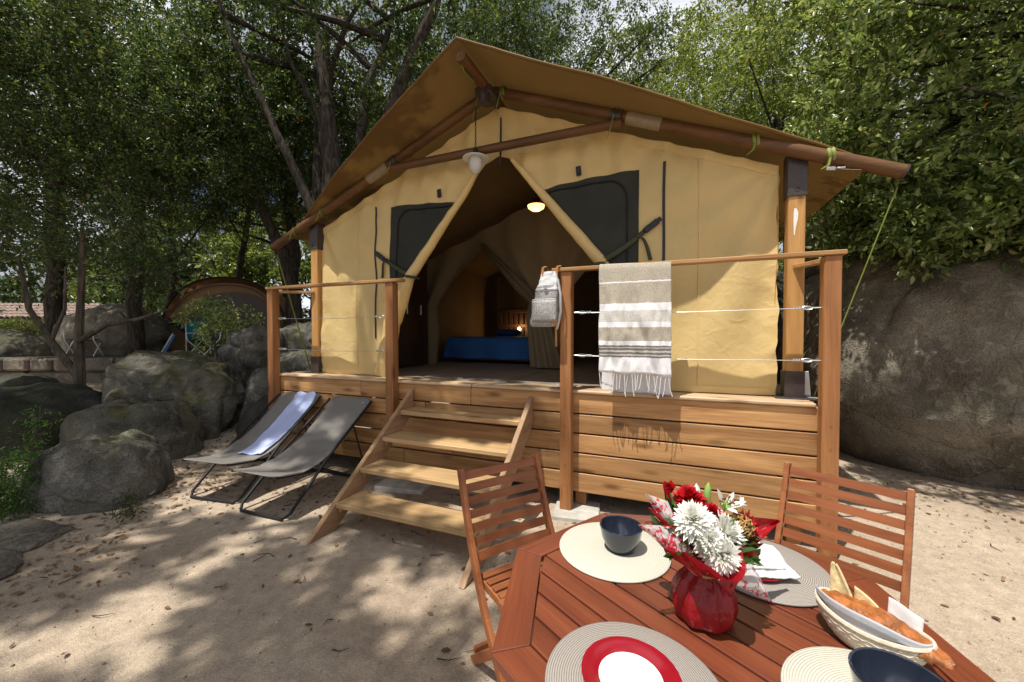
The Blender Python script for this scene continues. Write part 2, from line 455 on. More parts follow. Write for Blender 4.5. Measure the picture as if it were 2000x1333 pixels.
M['olive'] = plain('olive_webbing', (0.045, 0.05, 0.025), 0.6, 0.3, bump=0.3, bsc=600)
M['lime'] = plain('lime_strap', (0.19, 0.23, 0.045), 0.6, 0.4, bump=0.3, bsc=500)
M['bracket'] = plain('brown_steel', (0.045, 0.032, 0.03), 0.4, 0.5, var=0.2)
M['steel'] = plain('galvanised_steel', (0.55, 0.56, 0.57), 0.35, 0.5, 0.9)
M['black'] = plain('black_steel', (0.015, 0.015, 0.017), 0.6, 0.25)
M['sleeve'] = plain('pale_sleeve', (0.26, 0.20, 0.125), 0.35, 0.5)
M['white'] = plain('white_enamel', (0.75, 0.75, 0.72), 0.3, 0.5, var=0.03)
M['opal'] = plain('opal_glass', (0.72, 0.72, 0.70), 0.2, 0.5, var=0.03, transl=0.3)
M['warm'] = plain('lit_glass', (0.8, 0.6, 0.3), 0.4, emit=((1.0, 0.52, 0.20), 2.2))
M['bulb'] = plain('lit_bulb', (0.9, 0.7, 0.4), 0.4, emit=((1.0, 0.58, 0.24), 12))
M['bed'] = cloth('blue_bedspread', (0.02, 0.10, 0.30), 0.0, 0.8, 0.15, weave=300)
M['sling'] = cloth('grey_sling', (0.19, 0.178, 0.165), 0.08, 0.6, 0.08, weave=900)
M['bluetowel'] = cloth('blue_towel', (0.45, 0.52, 0.78), 0.1, 0.9, 0.06, weave=500)
M['pack'] = plain('speckled_bag_cloth', (0.34, 0.335, 0.33), 0.85, 0.2, var=0.9, sc=220, bump=0.5, bsc=300)
M['packtop'] = cloth('grey_bag_cloth', (0.52, 0.53, 0.55), 0.0, 0.8, 0.15)
M['leather'] = plain('tan_leather', (0.40, 0.17, 0.05), 0.5, 0.4, var=0.2)
M['matbeige'] = None
M['navy'] = plain('navy_glaze', (0.016, 0.021, 0.036), 0.14, 0.6, var=0.1, coat=0.4)
M['redglaze'] = plain('red_glaze', (0.24, 0.006, 0.014), 0.18, 0.5, var=0.05, coat=0.3)
M['china'] = plain('white_china', (0.78, 0.79, 0.80), 0.15, 0.5, var=0.02, coat=0.3)
M['napkin'] = cloth('white_napkin', (0.80, 0.80, 0.80), 0.2, 0.9, 0.02, weave=400)
M['paper'] = cloth('greaseproof_paper', (0.62, 0.64, 0.68), 0.25, 0.5, 0.03, weave=200)
M['redfilm'] = plain('red_film', (0.36, 0.007, 0.013), 0.30, 0.6, var=0.3, sc=12, bump=0.9, bsc=55, transl=0.35)
M['petalw'] = plain('white_petal', (0.82, 0.82, 0.76), 0.5, 0.3, var=0.04, transl=0.25)
M['petalr'] = plain('red_petal', (0.42, 0.006, 0.012), 0.5, 0.3, var=0.3, sc=60, transl=0.2)
M['raffia'] = plain('raffia', (0.42, 0.25, 0.09), 0.6, 0.3)
M['anther'] = plain('brown_anther', (0.12, 0.04, 0.015), 0.7, 0.2)
M['budgreen'] = plain('pale_green_bud', (0.26, 0.42, 0.10), 0.45, 0.4, transl=0.15)
M['crust'] = plain('golden_crust', (0.30, 0.10, 0.026), 0.42, 0.4, var=0.55, sc=26, bump=0.8, bsc=90, coat=0.08)
M['flat'] = plain('flatbread_dough', (0.62, 0.50, 0.27), 0.7, 0.3, var=0.28, sc=40, bump=0.5, bsc=90)
M['wicker'] = plain('pale_wicker', (0.60, 0.52, 0.41), 0.5, 0.35, var=0.15, sc=90)
M['concrete'] = plain('concrete', (0.42, 0.40, 0.36), 0.9, 0.2, var=0.2, sc=12, bump=0.5)
M['sand'] = sandmat()
M['soil'] = plain('leafy_soil', (0.10, 0.075, 0.05), 0.95, 0.1, var=0.5, sc=8, bump=0.9, bsc=40)
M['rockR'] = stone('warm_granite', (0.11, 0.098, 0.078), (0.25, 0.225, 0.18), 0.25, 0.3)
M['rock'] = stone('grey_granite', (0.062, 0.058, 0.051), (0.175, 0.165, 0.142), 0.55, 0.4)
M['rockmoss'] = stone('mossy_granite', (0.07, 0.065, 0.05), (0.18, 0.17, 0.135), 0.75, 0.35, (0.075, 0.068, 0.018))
M['rockshade'] = stone('shade_toned_mossy_granite', (0.03, 0.028, 0.024), (0.08, 0.075, 0.06), 0.8, 0.12, (0.03, 0.032, 0.012))  # granite colour darkened to stand for deep shade on these rocks
M['wallstone'] = stone('wall_granite', (0.11, 0.095, 0.08), (0.22, 0.19, 0.155), 0.2, 0.3)
M['bark'] = barkmat('oak_bark', (0.020, 0.017, 0.014), (0.075, 0.064, 0.052))
M['barkl'] = barkmat('smooth_bark', (0.05, 0.042, 0.032), (0.13, 0.105, 0.08))
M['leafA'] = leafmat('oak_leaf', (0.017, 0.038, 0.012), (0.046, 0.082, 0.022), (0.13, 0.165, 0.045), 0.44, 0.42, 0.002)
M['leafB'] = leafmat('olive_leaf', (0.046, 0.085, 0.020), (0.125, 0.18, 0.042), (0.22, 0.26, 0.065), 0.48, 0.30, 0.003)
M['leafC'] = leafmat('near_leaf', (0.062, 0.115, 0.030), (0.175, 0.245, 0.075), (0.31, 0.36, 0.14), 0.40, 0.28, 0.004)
M['leafD'] = leafmat('plant_leaf', (0.03, 0.10, 0.012), (0.06, 0.17, 0.02), (0.10, 0.22, 0.03), 0.35, 0.45)
M['leafE'] = leafmat('bouquet_leaf', (0.025, 0.075, 0.015), (0.06, 0.13, 0.03), (0.12, 0.2, 0.04), 0.25, 0.4)
M['dry'] = leafmat('dry_leaf', (0.10, 0.055, 0.025), (0.22, 0.13, 0.06), (0.33, 0.22, 0.12), 0.15, 0.6)
M['tentbrown'] = cloth('rust_nylon', (0.26, 0.12, 0.06), 0.25, 0.6, 0.05)
M['tenttan'] = cloth('tan_nylon', (0.34, 0.21, 0.10), 0.25, 0.6, 0.05)
M['tentgrey'] = cloth('grey_nylon', (0.13, 0.11, 0.10), 0.15, 0.6, 0.05)
M['navycloth'] = cloth('navy_cloth', (0.02, 0.03, 0.05), 0.05, 0.7, 0.1)
M['teal'] = cloth('teal_cloth', (0.01, 0.16, 0.22), 0.1, 0.8, 0.1)
M['blueplastic'] = plain('blue_cloth', (0.05, 0.16, 0.38), 0.5)
M['redplastic'] = plain('red_cloth', (0.35, 0.06, 0.03), 0.5)
M['plaster'] = plain('pink_plaster', (0.42, 0.30, 0.24), 0.9, 0.2, var=0.15, sc=3)
M['tile'] = plain('clay_tile', (0.27, 0.20, 0.17), 0.85, 0.2, var=0.45, sc=6)
M['pebble'] = stone('pebble_stone', (0.25, 0.2, 0.15), (0.5, 0.42, 0.33), 0.0, 0.2)
M['darkglass'] = plain('dark_opening', (0.02, 0.018, 0.016), 0.3)

def ringmat(name, c0, c1, cx, cy):
    m, n, l, b = newmat(name)
    tc = n.new('ShaderNodeTexCoord')
    wv = n.new('ShaderNodeTexWave'); wv.wave_type = 'RINGS'; wv.rings_direction = 'Z'
    wv.inputs['Scale'].default_value = 62; wv.inputs['Distortion'].default_value = 0.3; wv.inputs['Detail'].default_value = 1
    l.new(tc.outputs['Object'], wv.inputs['Vector'])
    ns = n.new('ShaderNodeTexNoise'); ns.inputs['Scale'].default_value = 420; l.new(tc.outputs['Object'], ns.inputs['Vector'])
    rp = n.new('ShaderNodeValToRGB'); rp.color_ramp.elements[0].color = rgb(c0); rp.color_ramp.elements[1].color = rgb(c1); rp.color_ramp.elements[0].position = 0.1; rp.color_ramp.elements[1].position = 0.5
    mx = n.new('ShaderNodeMixRGB'); mx.inputs[0].default_value = 0.35; l.new(wv.outputs['Fac'], mx.inputs[1]); l.new(ns.outputs['Fac'], mx.inputs[2])
    l.new(mx.outputs[0], rp.inputs['Fac']); l.new(rp.outputs[0], b.inputs['Base Color'])
    b.inputs['Roughness'].default_value = 0.65; b.inputs['Specular IOR Level'].default_value = 0.35
    bp = n.new('ShaderNodeBump'); bp.inputs['Strength'].default_value = 0.6; bp.inputs['Distance'].default_value = 0.002
    l.new(mx.outputs[0], bp.inputs['Height']); l.new(bp.outputs[0], b.inputs['Normal'])
    return m
M['matbeige'] = ringmat('beige_woven_mat', (0.33, 0.32, 0.265), (0.54, 0.53, 0.45), 0, 0)
M['mattaupe'] = ringmat('taupe_woven_mat', (0.105, 0.092, 0.08), (0.33, 0.30, 0.27), 0, 0)

def stripemat():
    # woven bands of the beach towel, along its local height
    m, n, l, b = newmat('striped_towel_cloth')
    tc = n.new('ShaderNodeTexCoord'); uv = n.new('ShaderNodeUVMap')
    sx = n.new('ShaderNodeSeparateXYZ'); l.new(uv.outputs[0], sx.inputs[0])
    ns = n.new('ShaderNodeTexNoise'); ns.inputs['Scale'].default_value = 45; l.new(tc.outputs['Object'], ns.inputs['Vector'])
    ma = n.new('ShaderNodeMath'); ma.operation = 'MULTIPLY_ADD'; ma.inputs[1].default_value = 0.012; l.new(ns.outputs['Fac'], ma.inputs[0]); l.new(sx.outputs['Y'], ma.inputs[2])
    rp = n.new('ShaderNodeValToRGB'); cr = rp.color_ramp; cr.interpolation = 'CONSTANT'
    be = (0.42, 0.38, 0.31); wh = (0.80, 0.80, 0.82); gr = (0.20, 0.185, 0.17); lg = (0.58, 0.56, 0.53)
    st = [(0, be), (.175, wh), (.185, be), (.37, wh), (.43, lg), (.535, wh), (.58, be), (.70, wh), (.74, gr), (.755, lg), (.765, gr), (.785, lg), (.80, gr), (.82, lg), (.83, gr), (.845, wh)]
    cr.elements[0].position = 0; cr.elements[0].color = rgb(be); cr.elements[1].position = st[1][0]; cr.elements[1].color = rgb(wh)
    for p, c in st[2:]:
        e = cr.elements.new(p); e.color = rgb(c)
    l.new(ma.outputs[0], rp.inputs['Fac'])
    n2 = n.new('ShaderNodeTexNoise'); n2.inputs['Scale'].default_value = 160; n2.inputs['Detail'].default_value = 3; l.new(tc.outputs['Object'], n2.inputs['Vector'])
    ov = n.new('ShaderNodeMixRGB'); ov.blend_type = 'OVERLAY'; ov.inputs[0].default_value = 0.7; l.new(rp.outputs[0], ov.inputs[1]); l.new(n2.outputs['Fac'], ov.inputs[2])
    l.new(ov.outputs[0], b.inputs['Base Color']); b.inputs['Roughness'].default_value = 0.9; b.inputs['Specular IOR Level'].default_value = 0.15
    bp = n.new('ShaderNodeBump'); bp.inputs['Strength'].default_value = 0.6; bp.inputs['Distance'].default_value = 0.005
    l.new(n2.outputs['Fac'], bp.inputs['Height']); l.new(bp.outputs[0], b.inputs['Normal'])
    return m
M['stripe'] = stripemat()

def clearfilm():
    m, n, l, b = newmat('printed_clear_film')
    tc = n.new('ShaderNodeTexCoord'); ns = n.new('ShaderNodeTexNoise'); ns.inputs['Scale'].default_value = 38; ns.inputs['Detail'].default_value = 4; ns.inputs['Distortion'].default_value = 2
    l.new(tc.outputs['Object'], ns.inputs['Vector'])
    rp = n.new('ShaderNodeValToRGB'); rp.color_ramp.interpolation = 'CONSTANT'; rp.color_ramp.elements[0].color = (0.72, 0.66, 0.66, 1)
    rp.color_ramp.elements[1].position = 0.54; rp.color_ramp.elements[1].color = (0.55, 0.03, 0.06, 1)
    l.new(ns.outputs['Fac'], rp.inputs['Fac']); l.new(rp.outputs[0], b.inputs['Base Color'])
    ar = n.new('ShaderNodeValToRGB'); ar.color_ramp.interpolation = 'CONSTANT'; ar.color_ramp.elements[0].color = (0.58, 0.58, 0.58, 1)
    ar.color_ramp.elements[1].position = 0.54; ar.color_ramp.elements[1].color = (0.85, 0.85, 0.85, 1)
    l.new(ns.outputs['Fac'], ar.inputs['Fac']); l.new(ar.outputs[0], b.inputs['Alpha'])
    b.inputs['Roughness'].default_value = 0.12; b.inputs['Specular IOR Level'].default_value = 0.7
    return m
M['film'] = clearfilm()

# ------------------------------------------------------------------ ground
def ground_z(x, y):
    r = math.hypot(x, y)
    z = 0.016 * fbm((x * 0.9, y * 0.9, 0.3), 4) + 0.006 * fbm((x * 4.5, y * 4.5, 2.3), 4) - 0.010 * max(0, fbm((x * 3.1, y * 3.1, 9.3), 2) - .35)
    if x < -3.9:  # rises gently among the boulders
        z += min(0.22, (-3.9 - x) * 0.07)
    return z

def ground():
    xs = sorted(set([-400, -200, -100, -60, -40, -30, -24, -20, -17, -14, -12] + [round(-10 + 0.12 * i, 3) for i in range(0, 42)] + [round(-5 + 0.055 * i, 3) for i in range(0, 155)] + [round(3.6 + 0.15 * i, 3) for i in range(0, 15)] + [6, 7, 8, 10, 12, 16, 22, 30, 50, 80, 140, 250, 400]))
    ys = sorted(set([-400, -200, -100, -50, -25, -12, -6, -3, -1.5] + [round(-0.6 + 0.12 * i, 3) for i in range(0, 8)] + [round(0.4 + 0.055 * i, 3) for i in range(0, 78)] + [round(4.8 + 0.15 * i, 3) for i in range(0, 33)] + [10, 11, 12, 14, 16, 20, 25, 32, 40, 60, 100, 180, 300, 400]))
    nx, ny = len(xs), len(ys)
    V = [(x, y, ground_z(x, y)) for y in ys for x in xs]
    F = [(j * nx + i, j * nx + i + 1, (j + 1) * nx + i + 1, (j + 1) * nx + i) for j in range(ny - 1) for i in range(nx - 1)]
    return tag(link('ground', mesh_np('ground', V, F), M['sand'], smooth=True), 'pale compacted sand yard in dappled light', None, None, 'structure')
ground()

# unit vectors of the left terrace (its wall runs along TR, recedes along TF)
TR = Vector((0.926, 0.378, 0)); TF = Vector((-0.378, 0.926, 0))
def terr(r, f, z=0.0): return TR * r + TF * f + Vector((0, 0, z))

def terrace():
    g = G()
    def fn(u, v):
        r = -45 + u * 41.5 + max(0, v - 0.0) * 0; f = 10.05 + (v ** 1.6) * 34
        p = terr(r, f); return (p.x, p.y, 0.83 + 0.03 * fbm((p.x * 0.6, p.y * 0.6, 4)) + 0.012 * (f - 10))
    g.grid(fn, 40, 30)
    # its earth edge down to the yard
    g.grid(lambda u, v: tuple(terr(-45 + u * 41.5, 10.05, 0.83 - v * 0.95)), 12, 2)
    g.grid(lambda u, v: tuple(terr(-3.5 + v * 1.2, 10.05 + u ** 1.6 * 34, 0.83 - v * 0.95)), 12, 2)
    tag(g.build('terrace', M['soil'], smooth=True), 'raised earth terrace behind the low stone wall', None, None, 'structure')
terrace()

# ------------------------------------------------------------------ boulders
def boulder(name, label, loc, size, mat, seed, sub=5, amp=0.22, sq=0.0, rz=0, freq=1.1, group=None, cat='boulder', base=None, facet=0.0, fn=None):
    bm = bmesh.new(); bmesh.ops.create_icosphere(bm, subdivisions=sub, radius=1.0)
    off = Vector((seed * 13.7, seed * 7.1, seed * 3.3))
    for v in bm.verts:
        p = v.co.normalized(); d = 1 + amp * noise.fractal(p * freq + off, 1.0, 2.0, 3) + amp * 0.19 * noise.fractal(p * 5 + off, 0.85, 2.1, 6) - 0.022 * max(0, 1 - abs(noise.noise(p * 1.5 + off * 0.7)) / 0.035)
        if facet: d += facet * (abs(noise.noise(p * 1.7 + off * 1.3)) - 0.25)
        if sq:
            mx = max(abs(p.x), abs(p.y), abs(p.z)); d *= 1 + sq * (1 / mx - 1)
        q = p * d
        if fn: q = fn(q)
        v.co = Vector((q.x * size[0], q.y * size[1], q.z * size[2]))
    me = bpy.data.meshes.new(name); bm.to_mesh(me); bm.free()
    o = link(name, me, mat, smooth=True); o.location = loc; o.rotation_euler = (0, 0, rz)
    return tag(o, label, cat, group)

def bigshape(q):   # overhanging round boulder: belly above a tucked-in foot
    k = 1.0 - 0.38 * max(0, -q.z - 0.15)
    return Vector((q.x * k, q.y * k, q.z))
boulder('boulder', 'huge rounded granite boulder with tucked-in foot right of the tent deck', (3.55, 6.75, 0.92), (2.35, 2.0, 1.85), M['rockR'], 3, 6, 0.12, 0.12, R(22), 0.9, fn=bigshape)
boulder('boulder', 'dark granite slab leaning on top behind the huge right boulder', (5.6, 8.0, 1.75), (2.6, 1.6, 1.55), M['rock'], 5, 5, 0.2, 0.2, R(-15))
boulder('rock', 'small pointed rock sitting behind the right end of the handrail', (1.98, 6.6, 2.55), (0.36, 0.3, 0.42), M['rock'], 6, 4, 0.25, 0.1, cat='rock')
boulder('boulder', 'shaded boulder between the tent post and the right corner post', (1.45, 7.3, 0.9), (0.75, 0.9, 1.5), M['rockshade'], 8, 5, 0.2, 0.1)
boulder('boulder', 'low grey dome boulder at the sand edge nearest the green plant', (-4.68, 1.84, 0.00), (0.43, 0.44, 0.57), M['rock'], 11, 6, 0.17, 0.12, R(20), facet=0.12)
boulder('boulder', 'mossy sloping boulder behind the low grey dome boulder', (-5.68, 2.46, 0.08), (0.64, 0.58, 0.66), M['rockmoss'], 13, 6, 0.22, 0.15, R(-10), facet=0.15)
boulder('boulder', 'large grey boulder with ribbed mossy flank left of the loungers', (-6.36, 3.34, 0.48), (0.74, 0.70, 0.68), M['rockmoss'], 17, 6, 0.26, 0.25, R(35), facet=0.26)
boulder('boulder', 'tall grey split boulder behind the leafy shrub', (-6.30, 4.40, 1.10), (0.40, 0.5, 0.48), M['rock'], 19, 5, 0.2, 0.25, R(15), facet=0.3)
boulder('boulder', 'grey boulder seen past the left tent post above the deck', (-6.2, 5.2, 1.15), (0.62, 0.6, 0.50), M['rock'], 23, 5, 0.2, 0.2, R(-30))
boulder('boulder', 'flat grey rock under the boulder past the left tent post', (-5.45, 4.55, 0.86), (0.42, 0.42, 0.34), M['rock'], 24, 5, 0.2, 0.2, R(-30))
boulder('boulder', 'rounded rock just beyond the left deck corner', (-5.45, 4.05, 0.50), (0.36, 0.42, 0.48), M['rock'], 29, 5, 0.2, 0.15)
boulder('boulder', 'dark rock wedged below the left deck corner post', (-5.0, 3.65, 0.22), (0.34, 0.40, 0.42), M['rockshade'], 31, 4, 0.2, 0.15)
boulder('boulder', 'brown boulder under the overhang of the tall split boulder', (-5.95, 4.25, 0.72), (0.32, 0.3, 0.34), M['rockshade'], 37, 4, 0.2)
boulder('boulder', 'almost black shaded boulder at the left edge under the thin tree', (-7.2, 2.05, 0.12), (1.10, 0.8, 0.72), M['rockshade'], 41, 5, 0.25, 0.1, R(20))
boulder('boulder', 'black mossy rock behind the thin tree foot', (-8.6, 2.4, 0.05), (1.1, 0.9, 0.72), M['rockshade'], 43, 5, 0.25, 0.1)
boulder('boulder', 'brown rounded boulder on the terrace behind the thin tree', tuple(terr(-11.9, 11.6, 1.35)), (1.35, 1.0, 0.95), M['rockR'], 47, 5, 0.15, 0.15, R(22))
boulder('boulder', 'flat grey boulder on the terrace below the hedge', tuple(terr(-14.6, 11.0, 0.95)), (1.7, 1.0, 0.62), M['rock'], 53, 5, 0.15, 0.1, R(22))
boulder('stepping_stone', 'upper flat stone slab set in the sand at the left frame edge', (-4.35, 1.20, 0.015), (0.36, 0.22, 0.05), M['wallstone'], 59, 4, 0.2, 0.3, R(10), cat='stone slab')
boulder('stepping_stone', 'lower flat stone slab among dry leaves at the left frame edge', (-3.95, 0.93, 0.01), (0.30, 0.18, 0.05), M['wallstone'], 61, 4, 0.2, 0.3, R(-12), cat='stone slab')

# ------------------------------------------------------------------ stone wall (terrace edge)
wall = thing('stone_wall', 'low dry stone wall with big capping blocks below the far tent', 'wall', tuple(terr(-9, 9.9, -0.1)))
r = -13.2
k = 0
while r < -6.2:
    wd = rnd.uniform(0.5, 0.95)
    g = G(); c = terr(r + wd / 2, 9.82 + rnd.uniform(-.04, .04), 0.69)
    g.box(c, (wd - 0.03, 0.5, 0.30 + rnd.uniform(-.03, .03)), Matrix.Rotation(R(22.2 + rnd.uniform(-2, 2)), 3, 'Z') @ Matrix.Rotation(R(rnd.uniform(-2, 2)), 3, 'Y'), 0.045)
    g.build('stone', M['wallstone'], wall); r += wd
r = -13.2
while r < -6.2:
    wd = rnd.uniform(0.7, 1.5)
    g = G(); c = terr(r + wd / 2, 9.86 + rnd.uniform(-.03, .03), 0.19)
    g.box(c, (wd - 0.025, 0.42, 0.66), Matrix.Rotation(R(22.2), 3, 'Z'), 0.05)
    g.build('stone', M['wallstone'], wall); r += wd

# ------------------------------------------------------------------ deck
DX0, DX1, DY = -4.23, 0.93, 3.16
deck = thing('wooden_deck', 'raised larch deck with plank front, posts and cable railing', 'deck', (-1.65, DY, 0))
tops = [(0.972, 0.811), (0.799, 0.648), (0.636, 0.488), (0.476, 0.327), (0.315, 0.160)]
for i, (a, b_) in enumerate(tops):
    cuts = {0: [DX0, -3.0, -1.70, DX1], 1: [DX0, -2.2, DX1], 2: [DX0, -2.75, -0.79, DX1], 3: [DX0, -1.9, DX1], 4: [DX0, -2.45, DX1]}[i]
    for x0, x1 in zip(cuts[:-1], cuts[1:]):
        g = G().box((0, 0, 0), (x1 - x0 - 0.004, 0.026, a - b_), None, 0.005)
        o = g.build('plank', M['deckX'], deck, loc=Vector(((x0 + x1) / 2, DY + 0.013 + rnd.uniform(-.002, .002), (a + b_) / 2)) - deck.location)
for x0, x1 in ((DX0 - 0.02, -1.69), (-1.685, 0.90)):
    G().box(((x0 + x1) / 2, DY + 0.055, 0.988), (x1 - x0, 0.15, 0.028), None, 0.008).build('nosing_plank', M['nosing'], deck)
G().box((-1.65, DY + 0.19, 0.986), (5.15, 0.115, 0.026), None, 0.004).build('nosing_plank', M['nosing'], deck)
xx = DX0
seams = [-4.23, -3.85, -2.65, -1.45, -0.25, 0.93]
for x0, x1 in zip(seams[:-1], seams[1:]):
    for y0, y1 in ((3.41, 5.4), (5.4, 8.0)):
        G().box(((x0 + x1) / 2, (y0 + y1) / 2, 0.985), (x1 - x0 - 0.004, y1 - y0 - 0.004, 0.028), None, 0.003).build('floor_panel', M['floor'], deck)
# sides and understructure
for sx, nm in ((DX0 + 0.013, 'side'), (DX1 - 0.013, 'side')):
    for a, b_ in tops:
        G().box((sx, 5.6, (a + b_) / 2), (0.026, 4.8, a - b_), None, 0.005).build('side_plank', M['deckY'], deck)
for x in (-4.0, -2.45, -0.69, 0.8):
    for y in (3.26, 5.5, 7.8):
        G().box((x, y, 0.47), (0.09, 0.09, 0.94), None, 0.004).build('support_post', M['deckZ'], deck)
for y in (3.23, 4.6, 6.0, 7.7):
    G().box((-1.65, y, 0.90), (5.05, 0.05, 0.13), None, 0.004).build('joist', M['deckX'], deck)
# railing posts
for x, z0 in ((-4.23, 0.60), (-2.55, 0.62), (-0.785, 0.03), (0.952, 0.03)):
    p = G().box((0, 0, 0), (0.092, 0.092, 1.965 - z0), None, 0.006).build('railing_post', M['deckZ'], deck, loc=Vector((x, 3.108, (1.965 + z0) / 2)) - deck.location)
    for z in (0.87, 0.72, 0.56, 0.40, 0.24):
        if z < z0 + 0.05: continue
        g = G(); g.lathe([(0.0, -0.006), (0.007, -0.005), (0.008, 0.0)], 8, (0, 0, 0), m=Matrix.Rotation(R(90), 3, 'X'))
        g.v = [(v[0] + x, v[1] + 3.060, v[2] + z) for v in g.v]
        g.build('screw', M['steel'], p)
for x0, x1 in ((-4.28, -2.39), (-0.90, 1.02)):
    G().box(((x0 + x1) / 2, 3.085, 1.98), (x1 - x0, 0.075, 0.03), None, 0.005).build('handrail', M['deckX'], deck)
for sx, x0, x1 in ((1, 0.93, 0.83), (-1, -4.21, -3.87)):
    G().bar((x0, 3.17, 1.945), (x1, 3.36, 1.945), 0.06, 0.028).build('rail_brace', M['deckX'], deck)
for x0, x1 in ((-4.18, -2.60), (-0.735, 0.905)):
    for z in (1.635, 1.29):
        g = G().tube([(x0, 3.108, z), ((x0 + x1) / 2, 3.108, z - 0.012), (x1, 3.108, z)], 0.0022, 6)
        c = g.build('cable', M['steel'], deck, smooth=True)
        for xa, sg in ((x0, 1), (x1, -1)):
            g = G()
            g.tube([(xa, 3.108, z), (xa + sg * .05, 3.108, z)], 0.005, 6)
            lp = [(xa + sg * (.075 + .03 * math.cos(t)), 3.108, z + .011 * math.sin(t)) for t in [i * math.pi / 6 for i in range(13)]]
            g.tube(lp, 0.003, 5, cap=False)
            for q in (.115, .13, .145): g.box((xa + sg * q, 3.108, z), (.010, .014, .018), None, .002)
            g.build('cable_clamp', M['steel'], c, smooth=False)
# door pegs at the threshold
for x in (-2.75, -2.4, -1.95, -1.55, -0.95):
    g = G()
    lp = [(x + .03 * math.cos(t), 3.40 + .012 * math.sin(t), 1.006 + .006 * (1 + math.sin(t))) for t in [i * math.pi / 5 for i in range(11)]]
    g.tube(lp, 0.004, 5, cap=False); g.box((x + .07, 3.40, 1.004), (.07, .02, .007), None, .001)
    g.build('floor_peg', M['steel'], deck)
for x, y, sx, sy, lab in ((-0.70, 3.12, 0.36, 0.34, 'pale concrete footing under the middle railing post'), (-2.35, 3.05, 0.5, 0.3, 'concrete footing in the shade behind the stairs')):
    tag(G().box((x, y, 0.005), (sx, sy, 0.06), Matrix.Rotation(R(8), 3, 'Z'), 0.008).build('footing_slab', M['concrete']), lab, 'concrete slab')

# ------------------------------------------------------------------ stairs
st = thing('wooden_stairs', 'open wooden stairs of four treads leading up to the deck', 'stairs', (-1.72, 2.55, 0))
for x in (-2.335, -1.105):
    g = G()
    pr = [(1.93, 0.0), (2.185, 0.0), (3.135, 0.70), (3.135, 0.93)]
    h = 0.021
    vs = [(x - h, y, z) for y, z in pr] + [(x + h, y, z) for y, z in pr]
    g.add(vs, [(0, 1, 2, 3), (7, 6, 5, 4), (0, 4, 5, 1), (1, 5, 6, 2), (2, 6, 7, 3), (3, 7, 4, 0)])
    o = g.build('stringer', M['stairY'], st)
    bv = o.modifiers.new('edge', 'BEVEL'); bv.width = 0.004; bv.segments = 1
for y, z in ((2.17, 0.197), (2.42, 0.382), (2.68, 0.567), (2.93, 0.752)):
    ln = 0.25 if z < 0.7 else 0.19
    G().box((-1.72, y + ln / 2, z - 0.018), (1.186, ln, 0.038), None, 0.005).build('tread', M['stairX'], st)
for x in (-2.30, -1.14):
    for y, z in ((2.17, 0.197), (2.42, 0.382), (2.68, 0.567)):
        G().box((x, y + 0.12, z - 0.058), (0.03, 0.18, 0.036), None, 0.003).build('cleat', M['stairY'], st)

# ------------------------------------------------------------------ safari tent
CX = -1.54; CY = 3.40
tent = thing('safari_tent', 'golden canvas safari tent with brown fly roof on wooden poles', 'tent', (CX, CY, 1.0))
def roofz(d): return 3.80 - 0.407 * abs(d)
# fly sheet
def flyfront(d):
    a = abs(d)
    pts = [(0, 2.65), (1.0, 2.84), (1.62, 3.01), (2.13, 3.19), (2.5, 3.33), (2.83, 3.46)]
    for (a0, y0), (a1, y1) in zip(pts[:-1], pts[1:]):
        if a <= a1: return y0 + (y1 - y0) * (a - a0) / (a1 - a0)
    return 3.46
def fly(u, v):
    d = (u * 2 - 1) * 2.83
    y0 = flyfront(d); y = y0 + v * (8.6 - y0)
    a = abs(d)
    sag = -0.035 * math.sin(min(1, a / 2.83) * math.pi) - 0.06 * math.exp(-v * 9) * (1 - a / 2.83)
    z = roofz(d) + sag + 0.012 * fbm((d * 1.3, y * 1.3, 1))
    return (CX + d, y, z)
G().grid(fly, 60, 40).build('fly_sheet', M['fly'], tent, smooth=True)
g = G()
g.tube([(CX + d, flyfront(d) - 0.002, fly((d / 2.83 + 1) / 2, 0)[2] - 0.004) for d in [-2.83 + 5.66 * i / 60 for i in range(61)]], 0.012, 6)
g.build('fly_hem', M['fly'], tent, smooth=True)
# poles
def polez(d): return roofz(d) - 0.10
for sg in (-1, 1):
    rf = G().tube([(CX + sg * 0.02, 3.30, polez(0.02)), (CX + sg * 2.92, 3.30, polez(2.92))], 0.046, 14).build('rafter', M['pole'], tent, smooth=True)
    d0, d1 = (1.20, 1.46)
    G().tube([(CX + sg * d0, 3.30, polez(d0)), (CX + sg * d1, 3.30, polez(d1))], 0.051, 14, cap=False).build('pole_sleeve', M['sleeve'], rf, smooth=True)
    dd = 1.13
    g = G(); g.tube([(CX + sg * (dd - .05), 3.285, polez(dd) + .01), (CX + sg * (dd + .03), 3.285, polez(dd + .06))], 0.054, 12)
    g.build('joint_plate', M['bracket'], rf, smooth=True)
    G().tube([(CX + sg * 2.92, 3.30, polez(2.92)), (CX + sg * 2.93, 3.30, polez(2.93))], 0.050, 14).build('end_cap', M['bracket'], rf, smooth=True)
    for yb in (5.0, 8.2):
        G().tube([(CX, yb, polez(0) - .02), (CX + sg * 2.6, yb, polez(2.6))], 0.05, 10).build('rafter', M['pole'], tent, smooth=True)
G().tube([(CX, 2.70, 3.64), (CX, 8.5, 3.70)], 0.046, 14).build('ridge_pole', M['poleY'], tent, smooth=True)
cb = G().tube([(CX - 1.16, 3.27, 3.165), (CX + 1.16, 3.27, 3.165)], 0.038, 12).build('collar_beam', M['pole'], tent, smooth=True)
g = G(); g.lathe([(0, -.07), (.05, -.07), (.055, 0), (.05, .07), (0, .07)], 12, (CX, 3.12, 3.56)); g.box((CX, 3.2, 3.60), (.16, .22, .07), None, .01)
